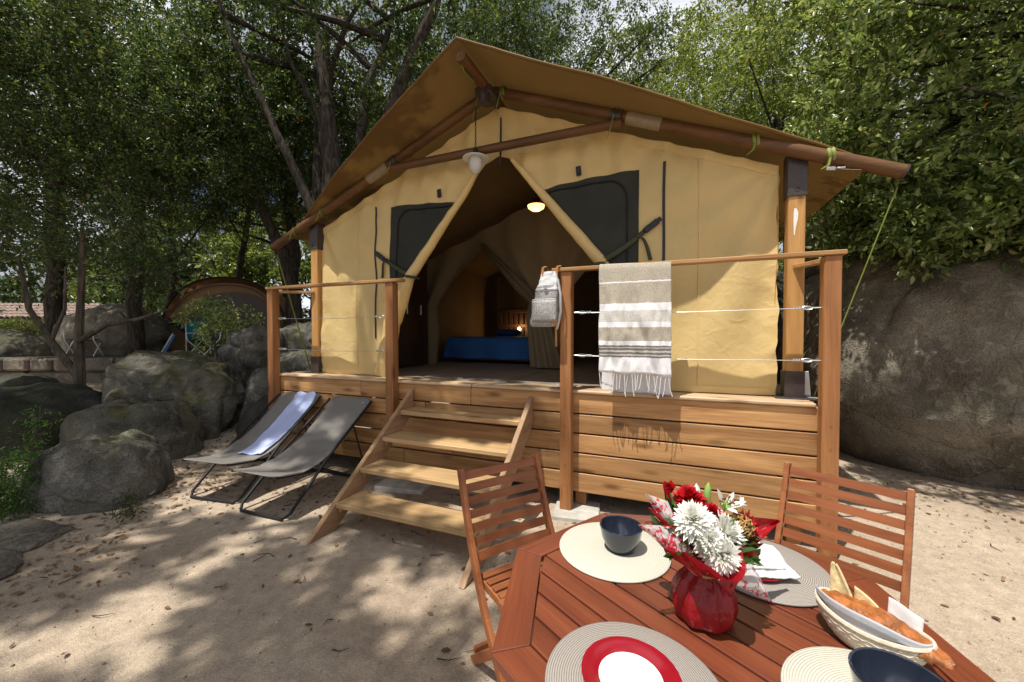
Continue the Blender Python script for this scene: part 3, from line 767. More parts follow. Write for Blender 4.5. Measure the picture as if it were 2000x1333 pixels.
g.build('apex_bracket', M['bracket'], tent, smooth=False)
for x, wd in ((0.825, 0.105), (-3.865, 0.105)):
    p = G().box((0, 0, 0), (wd, 0.10, 1.62), None, 0.006).build('tent_post', M['tpost'], tent, loc=Vector((x, 3.40, 1.81)) - tent.location)
    g = G(); g.box((x, 3.40, 2.60), (wd + .018, .118, .31), None, .004); g.build('top_bracket', M['bracket'], p)
    g = G(); g.box((x, 3.40, 1.10), (wd + .018, .118, .19), None, .004); g.box((x, 3.40, 1.004), (.24, .22, .01), None, .002); g.build('base_bracket', M['bracket'], p)
    for z in (2.49, 1.15):
        g = G(); g.lathe([(0, -.014), (.011, -.012), (.013, 0)], 8, (0, 0, 0), m=Matrix.Rotation(R(90), 3, 'X')); g.v = [(a + x, b + 3.338, c + z) for a, b, c in g.v]
        g.build('bolt', M['black'], p)
g = G(); g.bar((0.905, 3.42, 1.012), (0.89, 3.42, 1.19), 0.008, 0.075, up=(1, 0, 0)); g.bar((0.905, 3.36, 1.012), (0.965, 3.36, 1.012), .05, .006)
g.build('anchor_plate', M['steel'], tent)
g = G(); zs = [2.36, 2.33, 2.28, 2.22, 2.17]; ws = [.006, .014, .013, .006, .003]
g.grid(lambda u, v: (0.815 + (u - .5) * 2 * np.interp(v * 4, range(5), ws) + 0.004 * math.sin(v * 5), 3.3485, np.interp(v * 4, range(5), zs)), 4, 12)
g.build('paint_drip', M['white'], tent)

# canvas front
def half_open(z):    # half width of the tied-back door opening
    if z >= 3.135: return 0.0
    pts = [(1.0, 1.37), (1.55, 1.22), (2.07, 1.0), (3.10, 0.16), (3.136, 0.06)]
    for (z0, a0), (z1, a1) in zip(pts[:-1], pts[1:]):
        if z <= z1: return a0 + (a1 - a0) * (z - z0) / (z1 - z0)
    return 0
def canvas_y(x, z):
    d = x - CX; a = abs(d); sg = 1 if d > 0 else -1
    y = 3.432 - 0.030 * max(0, min(1, (2.75 - z) / 1.75))
    y += 0.014 * fbm((x * 1.4 + 3, z * 0.6, 5 * sg), 3)
    # tension folds fanning down from the top outer corner and the tie
    ang = math.atan2(2.75 - z, max(0.02, 2.30 - a)); m = min(1, max(0, (2.75 - z) / 0.5)) * min(1, max(0, (a - 0.9) / 0.5))
    y += 0.018 * m * math.sin(ang * 13 + 1.3 * sg + 2 * fbm((x, z, 1), 2))
    # loose hem and outer edge
    e = max(0, 1 - (z - 1.0) / 0.5); y += 0.007 * e * math.sin(x * 8 + 2.0 * fbm((x * 2, z, 7), 2))
    e2 = max(0, (a - 2.0) / 0.27); y += 0.028 * e2 * fbm((x * 3, z * 3.2, 3 + sg), 3) * max(0, min(1, (2.5 - z)))
    # gathers under the collar beam and ridge
    if z > 2.6: y += 0.016 * math.sin(x * 22 + fbm((x * 3, z * 3, 0), 2) * 3) * min(1, (z - 2.6) / 0.3)
    return y
def panel(sg):
    def fn(u, v):
        z = 1.004 + v * 2.60
        xr = min(2.27, (3.63 - z) / 0.407) if z > 2.66 else 2.27
        if z <= 2.66: xr += 0.02 * fbm((0, z * 4, sg), 3)
        xl = half_open(z)
        xl = min(xl, xr); a = xl + u * (xr - xl); x = CX + sg * a
        return (x, canvas_y(x, z), z)
    nm = G().grid(fn, 90, 110).build('front_canvas', M['canvas'], tent, smooth=True)
    return nm
fpL = panel(-1); fpR = panel(1)
# hem band where the canvas meets the rafters
for sg, fp in ((-1, fpL), (1, fpR)):
    def fn(u, v, sg=sg):
        a = 0.02 + u * 2.24; z = 3.62 - 0.407 * a - v * 0.07; x = CX + sg * a
        return (x, canvas_y(x, z) - 0.008, z)
    G().grid(fn, 60, 3).build('top_hem', M['canvas'], fp, smooth=True)
    for a_s in (1.74,):
        zt_ = 3.60 - 0.407 * a_s
        G().tube([(CX + sg * a_s, canvas_y(CX + sg * a_s, 1.01 + (zt_ - 1.02) * i / 40) - .003, 1.01 + (zt_ - 1.02) * i / 40) for i in range(41)], .006, 5, flat=.5).build('seam', M['canvas'], fp, smooth=True)
    G().grid(lambda u, v, sg=sg: (CX + sg * (1.36 + u * .90), canvas_y(CX + sg * (1.36 + u * .90), 1.006 + v * .05) - .007, 1.006 + v * .05), 40, 2).build('bottom_hem', M['canvas'], fp, smooth=True)
    # outer side wall going back
    def sw(u, v, sg=sg):
        y = 3.42 + u * 5.0; z = 1.0 + v * 1.7
        return (CX + sg * 2.265 + 0.02 * fbm((y, z, sg * 3), 3), y, z)
    G().grid(sw, 40, 16).build('side_wall', M['canvas'], tent, smooth=True)
    # insect-screen window, its zip arc and edge
    def win(u, v, sg=sg):
        xo = 1.285; zt = 2.835 - 0.06 * (1 - u) ** 2; zb = 2.06
        z = zb + v * (zt - zb)
        xi = half_open(z) + 0.015
        a = xi + u * (xo - xi); x = CX + sg * a
        return (x, canvas_y(x, z) - 0.006, z)
    wi = G().grid(win, 24, 24).build('screen_window', M['mesh'], fp, smooth=True)
    arc = []
    for t in range(0, 21):
        q = t / 20
        if q < 0.45: a, z = 0.36 + q / 0.45 * 0.66, 2.74 + 0.035 * (q / 0.45)
        elif q < 0.62:
            an = (q - 0.45) / 0.17 * math.pi / 2; a, z = 1.02 + 0.17 * math.sin(an), 2.605 + 0.17 * math.cos(an)
        else: a, z = 1.19 + 0.01 * (q - .62), 2.605 - (q - 0.62) / 0.38 * 0.54
        if a < half_open(z) + 0.02: continue
        x = CX + sg * a; arc.append((x, canvas_y(x, z) - 0.012, z))
    G().tube(arc, 0.013, 6, flat=0.5).build('zip', M['zip'], wi, smooth=True)
    # long vertical zip strip and a hook tab
    zz = [2.86 - i * (1.45 / 30) for i in range(31)]
    zx = lambda z: CX + sg * (1.49 - 0.02 * (2.86 - z) + 0.008 * math.sin(z * 4))
    G().grid(lambda u, v: (zx(2.86 - v * 1.45) + (u - .5) * 0.022, canvas_y(zx(2.86 - v * 1.45), 2.86 - v * 1.45) - 0.007, 2.86 - v * 1.45), 2, 30).build('zip_strip', M['zip'], fp, smooth=True)
    tx = CX + sg * 0.775 * (1.0 if sg > 0 else 0.86); tz = 2.90
    g = G(); g.box((tx, canvas_y(tx, tz) - .012, tz), (.045, .012, .085), Matrix.Rotation(R(-6), 3, 'Y'), .003); g.box((tx, canvas_y(tx, tz) - .022, tz - .01), (.03, .012, .03), None, .003)
    g.build('hook_tab', M['zip'], fp)
    # rolled door flap tied back with webbing
    path = []; rad = []
    for i in range(25):
        z = 3.10 - i * (1.04 / 24)
        a = half_open(z) - 0.01; path.append((CX + sg * a, canvas_y(CX + sg * a, z) - 0.03, z)); rad.append(0.022 + 0.034 * (i / 24) ** 0.8)
    fl = G().tube(path, rad, 12)
    fl.v = [(v[0] + .006 * fbm((v[0] * 9, v[1] * 9, v[2] * 9)), v[1] + .008 * fbm((v[2] * 8, v[0] * 8, 3)), v[2]) for v in fl.v]
    fo = fl.build('rolled_flap', M['canvas'], fp, smooth=True)
    path = []; rad = []
    for i in range(20):
        z = 2.07 - i * (1.06 / 19); q = i / 19
        a = half_open(z) - 0.01 + 0.03 * math.sin(q * 3.1); path.append((CX + sg * a, 3.385 + 0.02 * q, z)); rad.append(0.050 + 0.03 * math.sin(q * 2.4) + .02 * q)
    g = G().tube(path, rad, 16)
    g.v = [(v[0] + .02 * fbm((v[0] * 6, v[1] * 6, v[2] * 4), 3), v[1] + .02 * fbm((v[2] * 4, v[0] * 7, 3), 3), v[2]) for v in g.v]
    g.build('hanging_flap', M['canvas'], fp, smooth=True)
    ax = CX + sg * 0.97; bx = CX + sg * 1.36
    g = G()
    def strap(u, v, sg=sg):
        x = CX + sg * (0.95 + v * 0.40); z = 2.06 + v * (0.27 if sg > 0 else 0.22) - 0.02 * math.sin(v * 3.1)
        return (x, canvas_y(CX + sg * max(1.0, 0.95 + v * .40), z) - 0.05 * (1 - v) - .016, z + (u - .5) * 0.05)
    g.grid(strap, 3, 14)
    wr = [(CX + sg * (0.955 + .06 * math.cos(t)), 3.37 + .066 * math.sin(t), 2.05 + .01 * math.cos(t)) for t in [i * math.pi / 8 for i in range(17)]]
    g.tube(wr, 0.013, 6, cap=False)
    so_ = g.build('tie_strap', M['olive'], fp, smooth=True, solid=0.003)
    bz = 2.33 if sg > 0 else 2.28
    g = G(); g.box((CX + sg * 1.385, canvas_y(CX + sg * 1.385, bz) - .03, bz + .02), (.13, .022, .05), Matrix.Rotation(R(-36 * sg), 3, 'Y'), .006)
    g.box((CX + sg * 1.44, canvas_y(CX + sg * 1.44, bz) - .03, bz + .062), (.05, .014, .036), Matrix.Rotation(R(-36 * sg), 3, 'Y'), .004)
    g.build('buckle', M['zip'], so_)
    def tail(u, v, sg=sg):
        x = CX + sg * (1.28 + 0.10 * v ** .6); z = 2.27 - 0.20 * v ** 1.5
        return (x + (u - .5) * .03, canvas_y(x, z) - .03 - .01 * math.sin(v * 5), z)
    g = G().grid(tail, 2, 10); g.build('strap_tail', M['olive'], so_, smooth=True, solid=0.003)
# lime straps tied round the poles
def poleloop(d, sg, tail=0.16, y=3.30):
    x = CX + sg * d; z = polez(d); g = G()
    for o_ in (0, 0.03):
        lp = [(x + o_ * .8 + .003 * math.sin(2 * t), y + .0515 * math.cos(t), z + .0535 * math.sin(t)) for t in [i * math.pi / 8 for i in range(17)]]
        g.tube(lp, 0.010, 6, cap=False, flat=0.22)
    g.tube([(x, y - .06, z - .03), (x - .01, y - .065, z - .08), (x - .03, y - .06, z - .08 - tail * .5), (x - .05, y - .06, z - .08 - tail)], [.010, .012, .012, .006], 5, flat=0.4)
    g.build('pole_strap', M['lime'], tent, smooth=True)
for d, sg, t in ((0.13, -1, .12), (0.10, 1, .12), (1.10, 1, .13), (1.12, -1, .05), (2.08, 1, .03), (2.12, -1, .03), (2.52, 1, .02), (2.55, -1, .02)):
    poleloop(d, sg, t)
g = G(); g.tube([(CX, 2.72, 3.70), (CX - .02, 2.70, 3.64), (CX - .02, 2.80, 3.58), (CX - .01, 2.95, 3.58)], 0.013, 6, flat=.4)
g.build('pole_strap', M['lime'], tent, smooth=True)
zr = polez(2.54) - .075
g = G(); g.tube([(0.97, 3.285, zr), (1.02, 3.285, zr - .008)], .016, 6); g.box((1.05, 3.285, zr - .01), (.05, .03, .012), None, .003); g.tube([(1.02, 3.285, zr - .008), (1.20, 3.29, zr - .045)], .0025, 5)
g.build('ratchet_buckle', M['steel'], tent, smooth=True)
# guy straps from the rafter ends to the deck
for x0, x1 in ((1.36, 0.955), (-4.44, -3.99)):
    G().tube([(x0, 3.32, 2.42), ((x0 + x1) / 2, 3.36, 1.72), (x1, 3.40, 1.02)], 0.013, 6, flat=0.3).build('guy_strap', M['lime'], tent, smooth=True)
# hanging rod behind the collar beam
G().tube([(CX + .07, 3.33, 3.46), (CX + .07, 3.325, 3.22), (CX + .065, 3.33, 3.10), (CX + .06, 3.33, 3.02)], [.008, .011, .010, .009], 6).build('hanging_cord', M['zip'], tent, smooth=True)

# ---- inside the tent
def innerroof(u, v):
    d = (u * 2 - 1) * 2.3; y = 3.5 + v * 5.0
    return (CX + d, y, 3.60 - 0.40 * abs(d) - 0.03 * math.sin(v * 9) * (1 - abs(d) / 2.3))
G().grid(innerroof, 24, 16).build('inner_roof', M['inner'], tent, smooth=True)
for sg in (-1, 1):  # added opaque liner, stops daylight coming through the side canvas
    G().grid(lambda u, v, sg=sg: (CX + sg * 2.22, 3.6 + u * 4.7, 1.0 + v * 1.75), 6, 4).build('light_block_liner', M['inner'], tent, smooth=True)
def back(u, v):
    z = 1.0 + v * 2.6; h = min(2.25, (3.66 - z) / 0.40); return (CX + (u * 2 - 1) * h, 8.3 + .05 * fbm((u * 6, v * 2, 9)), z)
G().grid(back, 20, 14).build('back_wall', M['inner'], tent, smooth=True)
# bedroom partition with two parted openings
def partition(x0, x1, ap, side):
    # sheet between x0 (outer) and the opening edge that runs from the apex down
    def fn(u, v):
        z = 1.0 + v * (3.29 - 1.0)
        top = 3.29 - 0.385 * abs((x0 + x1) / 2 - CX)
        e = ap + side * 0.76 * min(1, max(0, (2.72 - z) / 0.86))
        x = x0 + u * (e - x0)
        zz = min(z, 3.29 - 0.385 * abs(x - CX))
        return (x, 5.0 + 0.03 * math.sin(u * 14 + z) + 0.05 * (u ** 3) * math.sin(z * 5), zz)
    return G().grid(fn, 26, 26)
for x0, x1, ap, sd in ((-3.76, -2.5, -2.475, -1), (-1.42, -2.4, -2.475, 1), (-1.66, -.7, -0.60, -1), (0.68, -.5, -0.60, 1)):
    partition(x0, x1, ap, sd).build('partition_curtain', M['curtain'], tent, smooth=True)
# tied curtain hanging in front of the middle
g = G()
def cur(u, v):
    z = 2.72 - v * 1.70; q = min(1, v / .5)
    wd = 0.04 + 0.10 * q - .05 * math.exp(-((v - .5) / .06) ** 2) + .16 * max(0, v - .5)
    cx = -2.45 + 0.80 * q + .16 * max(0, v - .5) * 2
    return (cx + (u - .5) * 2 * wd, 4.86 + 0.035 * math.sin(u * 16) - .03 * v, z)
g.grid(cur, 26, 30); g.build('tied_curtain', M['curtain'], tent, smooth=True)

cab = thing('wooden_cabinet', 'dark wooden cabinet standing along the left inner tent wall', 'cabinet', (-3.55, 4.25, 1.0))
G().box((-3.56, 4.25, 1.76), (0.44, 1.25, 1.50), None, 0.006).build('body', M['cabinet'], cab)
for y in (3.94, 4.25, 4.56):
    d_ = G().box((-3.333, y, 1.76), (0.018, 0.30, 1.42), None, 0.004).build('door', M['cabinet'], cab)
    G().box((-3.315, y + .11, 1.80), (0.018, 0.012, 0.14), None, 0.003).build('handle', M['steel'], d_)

bed = thing('double_bed', 'low bed under a blue spread in the left bedroom', 'bed', (-2.6, 6.4, 1.0))
G().box((-2.6, 6.42, 1.12), (1.42, 1.95, 0.16), None, 0.01).build('bed_frame', M['cabinet'], bed)
G().box((-2.6, 6.42, 1.29), (1.44, 1.92, 0.19), None, 0.04).build('mattress', M['napkin'], bed)
def spread(u, v):
    x = -2.6 + (u * 2 - 1) * 0.98; y = 5.30 + v * 1.55
    ov = max(0, abs(x + 2.6) - 0.74); of = max(0, 5.45 - y)
    z = 1.405 - min(0.33, ov * 1.5 + of * 2.3) + 0.012 * fbm((x * 4, y * 4, 1))
    return (max(-3.40, min(-1.80, x)) + 0.03 * ov * math.sin(y * 12) * 3, max(5.40, y) - 0.03 * math.sin(x * 10) * min(1, of * 8), z)
G().grid(spread, 50, 34).build('bedspread', M['bed'], bed, smooth=True)
for x in (-2.95, -2.25):
    g = G(); g.lathe([(0, -.07), (.2, -.06), (.3, 0), (.2, .07), (0, .08)], 16, (0, 0, 0)); g.v = [(a + x, b * .7 + 7.05, c + 1.47) for a, b, c in g.v]
    g.build('pillow', M['bed'], bed, smooth=True)
for i in range(13):
    G().box((-3.3 + i * 0.117, 7.46, 1.55), (0.085, 0.025, 0.85), None, 0.004).build('headboard_slat', M['cabinet'], bed)
for z in (1.92, 1.62):
    G().box((-2.6, 7.44, z), (1.5, 0.022, 0.07), None, 0.004).build('headboard_rail', M['cabinet'], bed)

bl = thing('bedside_lamp', 'small lit lamp glowing beside the headboard inside the tent', 'lamp', (-2.84, 7.35, 1.44))
G().lathe([(0, 0), (.05, 0), (.05, .015), (.012, .02), (.012, .07)], 12, (-2.84, 7.35, 1.435)).build('base', M['black'], bl, smooth=True)
G().lathe([(.012, .07), (.03, .09), (.035, .12), (.02, .15), (0, .155)], 12, (-2.84, 7.35, 1.435)).build('bulb', M['bulb'], bl, smooth=True)
pl = bpy.data.lights.new('bedside_light', 'POINT'); pl.energy = 3.5; pl.color = (1, .55, .22); pl.shadow_soft_size = .04
po = bpy.data.objects.new('bedside_light', pl); COL.objects.link(po); po.parent = bl; po.location = (0, -0.08, 0.16)

def pendant(name, label, x, y, ztop, zs, r, lit):
    t = thing(name, label, 'lamp', (x, y, zs))
    g = G()
    n = 14
    for i in range(n):
        z = zs + .07 + (ztop - zs - .07) * (i + .5) / n; a = (ztop - zs - .07) / n * .62
        lp = [((x + .007 * math.cos(q) * (i % 2)), y + .007 * math.cos(q) * ((i + 1) % 2), z + a * math.sin(q)) for q in [k_ * math.pi / 4 for k_ in range(9)]]
        g.tube(lp, .0028, 4, cap=False)
    g.build('chain', M['black'], t)
    G().lathe([(0, .075), (.022, .07), (.028, .04), (.034, .012), (.05, .004)], 16, (x, y, zs)).build('lamp_holder', M['black'], t, smooth=True)
    G().lathe([(.03, .012), (.05, .008), (r, -.012), (r + .002, -.018), (r - .004, -.019), (.05, -.004), (.03, 0)], 32, (x, y, zs)).build('lamp_shade', M['warm'] if lit else M['white'], t, smooth=True)
    G().lathe([(.048, -.004), (.058, -.03), (.06, -.07), (.05, -.115), (.028, -.145), (0, -.155)], 20, (x, y, zs)).build('glass_globe' if not lit else 'bulb', M['opal'] if not lit else M['warm'], t, smooth=True)
    return t
pendant('pendant_lamp', 'unlit white pendant lamp with opal globe hanging at the tent entrance', -1.66, 3.19, 3.52, 3.075, 0.118, False)
t2 = thing('pendant_lamp', 'lit orange pendant lamp inside the tent above the right flap', 'lamp', (-1.42, 4.2, 2.92))
G().tube([(-1.42, 4.2, 3.50), (-1.42, 4.2, 2.99)], .005, 5).build('cord', M['black'], t2)
G().lathe([(0, .05), (.03, .04), (.05, .0), (.10, -.03)], 20, (-1.42, 4.2, 2.94)).build('lamp_holder', M['black'], t2, smooth=True)
G().lathe([(.098, -.03), (.09, -.06), (.05, -.085), (0, -.09)], 20, (-1.42, 4.2, 2.94)).build('lamp_shade', M['warm'], t2, smooth=True)

pl2 = bpy.data.lights.new('pendant_light', 'POINT'); pl2.energy = 1.2; pl2.color = (1, .6, .28); pl2.shadow_soft_size = .05
po2 = bpy.data.objects.new('pendant_light', pl2); COL.objects.link(po2); po2.parent = t2; po2.location = (0, 0, -0.12)
# ------------------------------------------------------------------ draped things on the rail
def fouta():
    t = thing('striped_towel', 'fringed beige towel with white and grey bands over the right handrail', 'towel', (-0.25, 3.05, 1.16))
    X0, X1 = -0.512, 0.0
    path = [(3.18, 1.00), (3.17, 1.5), (3.165, 1.93), (3.152, 1.995), (3.10, 2.003), (3.048, 1.998), (3.036, 1.97), (3.030, 1.70), (3.026, 1.40), (3.030, 1.17)]
    cum = [0]
    for (a, b), (c, d) in zip(path[:-1], path[1:]): cum.append(cum[-1] + math.hypot(a - c, b - d))
    L = cum[-1]
    def fn(u, v):
        s = v * L
        y = np.interp(s, cum, [p[0] for p in path]); z = np.interp(s, cum, [p[1] for p in path])
        front = s > 1.0
        h = max(0, 1.97 - z)
        am = min(1, h * 2.5)
        w_ = 0.011 * math.sin(u * 19 + 2.2 * z + 2 * fbm((u * 2, z * 2, 1), 2)) + 0.017 * math.sin(u * 7 + 3.2 * z + 1) + 0.012 * fbm((u * 8, z * 6, 2), 4)
        x = X0 + u * (X1 - X0) + 0.016 * h * (0.4 if front else 0.0) + 0.006 * fbm((z * 5, u * 2, 6), 2)
        if front: y -= abs(w_) * am * 1.3
        else: y += abs(w_) * am * .4
        z += -0.012 * u + 0.008 * math.sin(u * 9) * (1 if v in (0, 1) else 0) * 0 + 0.004 * math.sin(u * 12) * min(1, h)
        return (float(x), float(y), float(z))
    nu, nv = 56, 96
    g = G().grid(fn, nu, nv)
    me = g.mesh('cloth', False)
    uvl = me.uv_layers.new(name='UVMap')
    zs_ = 2.0
    for p in me.polygons:
        for li, vi in zip(p.loop_indices, p.vertices):
            z = me.vertices[vi].co.z; uvl.data[li].uv = ((vi % (nu + 1)) / nu, (2.0 - z) / 0.845)
    o = link('cloth', me, M['stripe'], t, smooth=True)
    sd = o.modifiers.new('thickness', 'SOLIDIFY'); sd.thickness = 0.004
    for i in range(20):
        u = (i + 0.3 + rnd.uniform(-.2, .2)) / 20
        x, y, z = fn(u, 1.0); ln = rnd.uniform(0.11, 0.17)
        sx = rnd.uniform(-.03, .03); sy = rnd.uniform(-.012, .004)
        g = G().tube([(x, y, z + .006), (x + sx * .3, y + sy * .5, z - ln * .35), (x + sx * .5, y + sy, z - ln * .7), (x + sx, y + sy, z - ln)], [.0035, .0030, .0028, .0038], 5)
        g.build('fringe', M['napkin'], t, smooth=True)
    for i in range(9):
        u = 0.5 + i / 18; x, y, z = fn(u, 0.0); ln = rnd.uniform(.02, .05)
        G().tube([(x, y, z + .004), (x + .004, y, z - ln * .5), (x, y - .004, z - ln)], [.0035, .003, .0035], 5).build('fringe', M['napkin'], t)
fouta()

def backpack():
    t = thing('backpack', 'grey speckled backpack with tan leather trim hung on the handrail end', 'backpack', (-0.93, 3.02, 1.52))
    cx, cy = -0.925, 3.03
    def body(z0, z1, hw0, hw1, hd0, hd1, x0, x1, nm, mat, crease=0.0, sq=0.55):
        def fn(u, v):
            a = u * 2 * math.pi; q = v
            hw = hw0 + (hw1 - hw0) * q; hd = hd0 + (hd1 - hd0) * q
            c, s_ = math.cos(a), math.sin(a)
            ex = lambda k: math.copysign(abs(k) ** sq, k)
            rr = 1.0
            if v < 0.10: rr = 0.80 + 0.20 * math.sin(v / .10 * math.pi / 2)
            fb = 0.010 * fbm((c * 2, s_ * 2, z0 * 9 + q * 6), 3)
            return (cx + x0 + (x1 - x0) * q + ex(c) * (hw + fb) * rr, cy + ex(s_) * (hd + fb) * rr + crease * math.sin(a * 5) * q, z0 + (z1 - z0) * q)
        return G().grid(fn, 40, 18).build(nm, mat, t, smooth=True)
    b = body(1.52, 1.80, .112, .098, .075, .062, -.03, 0.0, 'body', M['pack'])
    G().grid(lambda u, v: (cx - .03 + .09 * v * math.cos(u * 6.283) ** 1 * 1.0, cy + .058 * v * math.sin(u * 6.283), 1.521), 20, 2).build('bottom_panel', M['leather'], t)
    top = body(1.795, 1.965, .100, .060, .062, .016, 0.0, .018, 'top_flap', M['packtop'], 0.006, 0.7)
    g = G()
    for dx in (-.045, .075):
        g.tube([(cx + dx, cy - .012, 1.93), (cx + dx + .008, cy - .01, 2.0), (cx + dx + .015, cy + .05, 2.015), (cx + dx + .02, cy + .10, 2.0), (cx + dx + .02, cy + .10, 1.90)], .011, 6, flat=.5)
    g.build('leather_loop', M['leather'], t, smooth=True)
    g = G()
    g.tube([(cx + .09, cy - .02, 1.90), (cx + .115, cy - .03, 1.78), (cx + .118, cy - .03, 1.64), (cx + .095, cy - .02, 1.54), (cx + .075, cy, 1.50)], .014, 6, flat=.5)
    g.build('shoulder_strap', M['packtop'], t, smooth=True)
    g = G(); g.bar((cx + .072, cy - .01, 1.53), (cx + .075, cy - .01, 1.36), .018, .005); g.build('strap_end', M['leather'], t)
    g = G(); g.grid(lambda u, v: (cx - .105 + u * .20, cy - .083 - .012 * math.sin(u * 3.1) * math.sin(v * 3.1), 1.56 + v * .17), 12, 8)
    g.build('front_pocket', M['pack'], t, smooth=True, solid=0.004)
    g = G(); g.bar((cx - .105, cy - .083, 1.735), (cx + .09, cy - .083, 1.735), .006, .008); g.build('pocket_zip', M['steel'], t)
    g = G(); g.grid(lambda u, v: (cx + .06 + u * .035, cy - .08 + u * .02, 1.53 + v * (.09 - .03 * u)), 3, 6); g.build('leather_patch', M['leather'], t, solid=.005)
    g = G(); g.bar((cx - .07, cy - .068, 1.835), (cx + .07, cy - .068, 1.845), .008, .014); g.box((cx + .005, cy - .075, 1.835), (.03, .012, .035), None, .003); g.build('clasp', M['steel'], t)
backpack()

# ------------------------------------------------------------------ loungers
def slingpt(v, wd, u):
    # side profile of the hung fabric from the head end to the front lip
    pr = [(1.02, 0.80), (0.93, 0.72), (0.80, 0.61), (0.66, 0.50), (0.50, 0.41), (0.33, 0.345), (0.18, 0.325), (0.05, 0.345), (-0.08, 0.375)]
    k = v * (len(pr) - 1); i = min(int(k), len(pr) - 2); f = k - i
    y = pr[i][0] + (pr[i + 1][0] - pr[i][0]) * f; z = pr[i][1] + (pr[i + 1][1] - pr[i][1]) * f
    hw = wd / 2 - 0.02
    if v < 0.06: hw -= 0.05 * (1 - v / .06) ** 2
    if v > 0.94: hw -= 0.05 * ((v - .94) / .06) ** 2
    dip = -0.018 * math.sin(u * math.pi) * math.sin(min(1, v * 1.1) * math.pi)
    return ((u - .5) * 2 * hw, y, z + dip)
def lounger(label, loc, rz, wd):
    t = thing('lounge_chair', label, 'lounge chair', loc, rz, 'folding loungers beside the deck')
    h = wd / 2
    g = G(); g.tube([(-h, 0.98, 0.78), (-h, 0.42, .38), (-h, .04, .05), (-h + .04, 0.0, .015), (h - .04, 0.0, .015), (h, .04, .05), (h, .42, .38), (h, .98, .78)], .0125, 8)
    g.build('main_frame', M['black'], t, world=False, smooth=True)
    g = G(); g.tube([(-h + .03, -.06, .36), (-h + .03, .40, .28), (-h + .03, .86, .04), (-h + .07, .92, .015), (h - .07, .92, .015), (h - .03, .86, .04), (h - .03, .40, .28), (h - .03, -.06, .36)], .011, 8)
    g.build('rear_frame', M['black'], t, world=False, smooth=True)
    for s_ in (-1, 1):
        g = G().tube([(s_ * (h + .012), .72, .59), (s_ * (h + .012), .90, .03)], .008, 6)
        g.build('prop', M['black'], t, world=False, smooth=True)
    g = G().grid(lambda u, v: slingpt(v, wd, u), 20, 48)
    g.build('sling', M['sling'], t, world=False, smooth=True, solid=.006)
    g = G(); g.box((h - .085, .965, .762), (.035, .02, .012), Matrix.Rotation(R(40), 3, 'X'), .002); g.build('logo_patch', M['steel'], t, world=False)
    return t
l1 = lounger('grey folding lounger with a light blue towel over its back', (-3.70, 2.13, 0), R(7), 0.56)
l2 = lounger('grey folding lounger with bare sling next to the stairs', (-3.03, 2.10, 0), R(2), 0.54)
tw = thing('beach_towel', 'light blue towel laid lengthwise down the left lounger', 'towel', (-3.70, 2.13, 0), R(7))
def twl(u, v):
    x, y, z = slingpt(0.005 + v * 0.66, 0.56, 0.40 + u * 0.52)
    if v < 0.04: z -= 0
    return (x + .012 * math.sin(v * 8) + 0.01 * fbm((v * 4, u, 2)), y - 0.008, z + 0.014 + .006 * math.sin(u * 9 + v * 6) + .005 * fbm((u * 6, v * 9, 1), 3))
G().grid(twl, 22, 60).build('cloth', M['bluetowel'], tw, world=False, smooth=True, solid=.006)

# ------------------------------------------------------------------ garden chairs
def wood_chair(label, loc, rz):
    t = thing('garden_chair', label, 'chair', loc, rz, 'slatted wooden chairs at the table')
    hw = 0.205
    prof = [(-.335, .855), (-.280, .70), (-.222, .56), (-.168, .45), (-.09, .32), (.03, .17), (.17, .0)]
    for s_ in (-1, 1):
        g = G(); th = .011; n = len(prof); vs = []
        for i, (y, z) in enumerate(prof):
            a = prof[min(i + 1, n - 1)]; b = prof[max(i - 1, 0)]
            tx, tz = a[0] - b[0], a[1] - b[1]; ln = math.hypot(tx, tz); ny, nz = -tz / ln, tx / ln
            wd = .021
            for dx, k in ((-th, -1), (th, -1), (th, 1), (-th, 1)):
                vs.append((s_ * hw + dx, y + ny * wd * k, z + nz * wd * k))
        fs = [(i * 4 + j, i * 4 + (j + 1) % 4, i * 4 + 4 + (j + 1) % 4, i * 4 + 4 + j) for i in range(n - 1) for j in range(4)] + [(3, 2, 1, 0), tuple((n - 1) * 4 + j for j in range(4))]
        g.add(vs, fs); o = g.build('stile', M['teakY'], t, world=False)
        bv = o.modifiers.new('edge', 'BEVEL'); bv.width = .004; bv.segments = 2
        G().bar((s_ * (hw - .03), .20, .425), (s_ * (hw - .03), -.27, 0.01), .02, .04, up=(0, 1, 0)).build('rear_leg', M['teakY'], t, world=False)
        G().box((s_ * (hw - .032), .02, .415), (.02, .42, .035), None, .003).build('seat_rail', M['teakY'], t, world=False)
    def yat(z):
        for (y0, z0), (y1, z1) in zip(prof[:-1], prof[1:]):
            if z1 <= z <= z0: return y0 + (y1 - y0) * (z - z0) / (z1 - z0)
    sl = G().grid(lambda u, v: ((u - .5) * (2 * hw - .024), -.012 * math.sin(u * math.pi), (v - .5) * .036), 10, 1)
    me = sl.mesh('slat'); me.materials.append(M['teakX'])
    for i in range(7):
        z = .515 + i * .0515
        o = link('slat', me, None, t, world=False); o.location = (0, yat(z), z); o.rotation_euler = (R(16), 0, 0)
        sd = o.modifiers.new('thickness', 'SOLIDIFY'); sd.thickness = .012; sd.offset = 0
    ss = G().box((0, 0, 0), (2 * hw - .05, .034, .016), None, .004).mesh('seat_slat'); ss.materials.append(M['teakX'])
    for i in range(9):
        o = link('seat_slat', ss, None, t, world=False); o.location = (0, -.17 + i * .048, .440)
    for y, z in ((-.26, .06), (.14, .05)):
        G().bar((-hw + .03, y, z), (hw - .03, y, z), .02, .03).build('stretcher', M['teakX'], t, world=False)
    return t
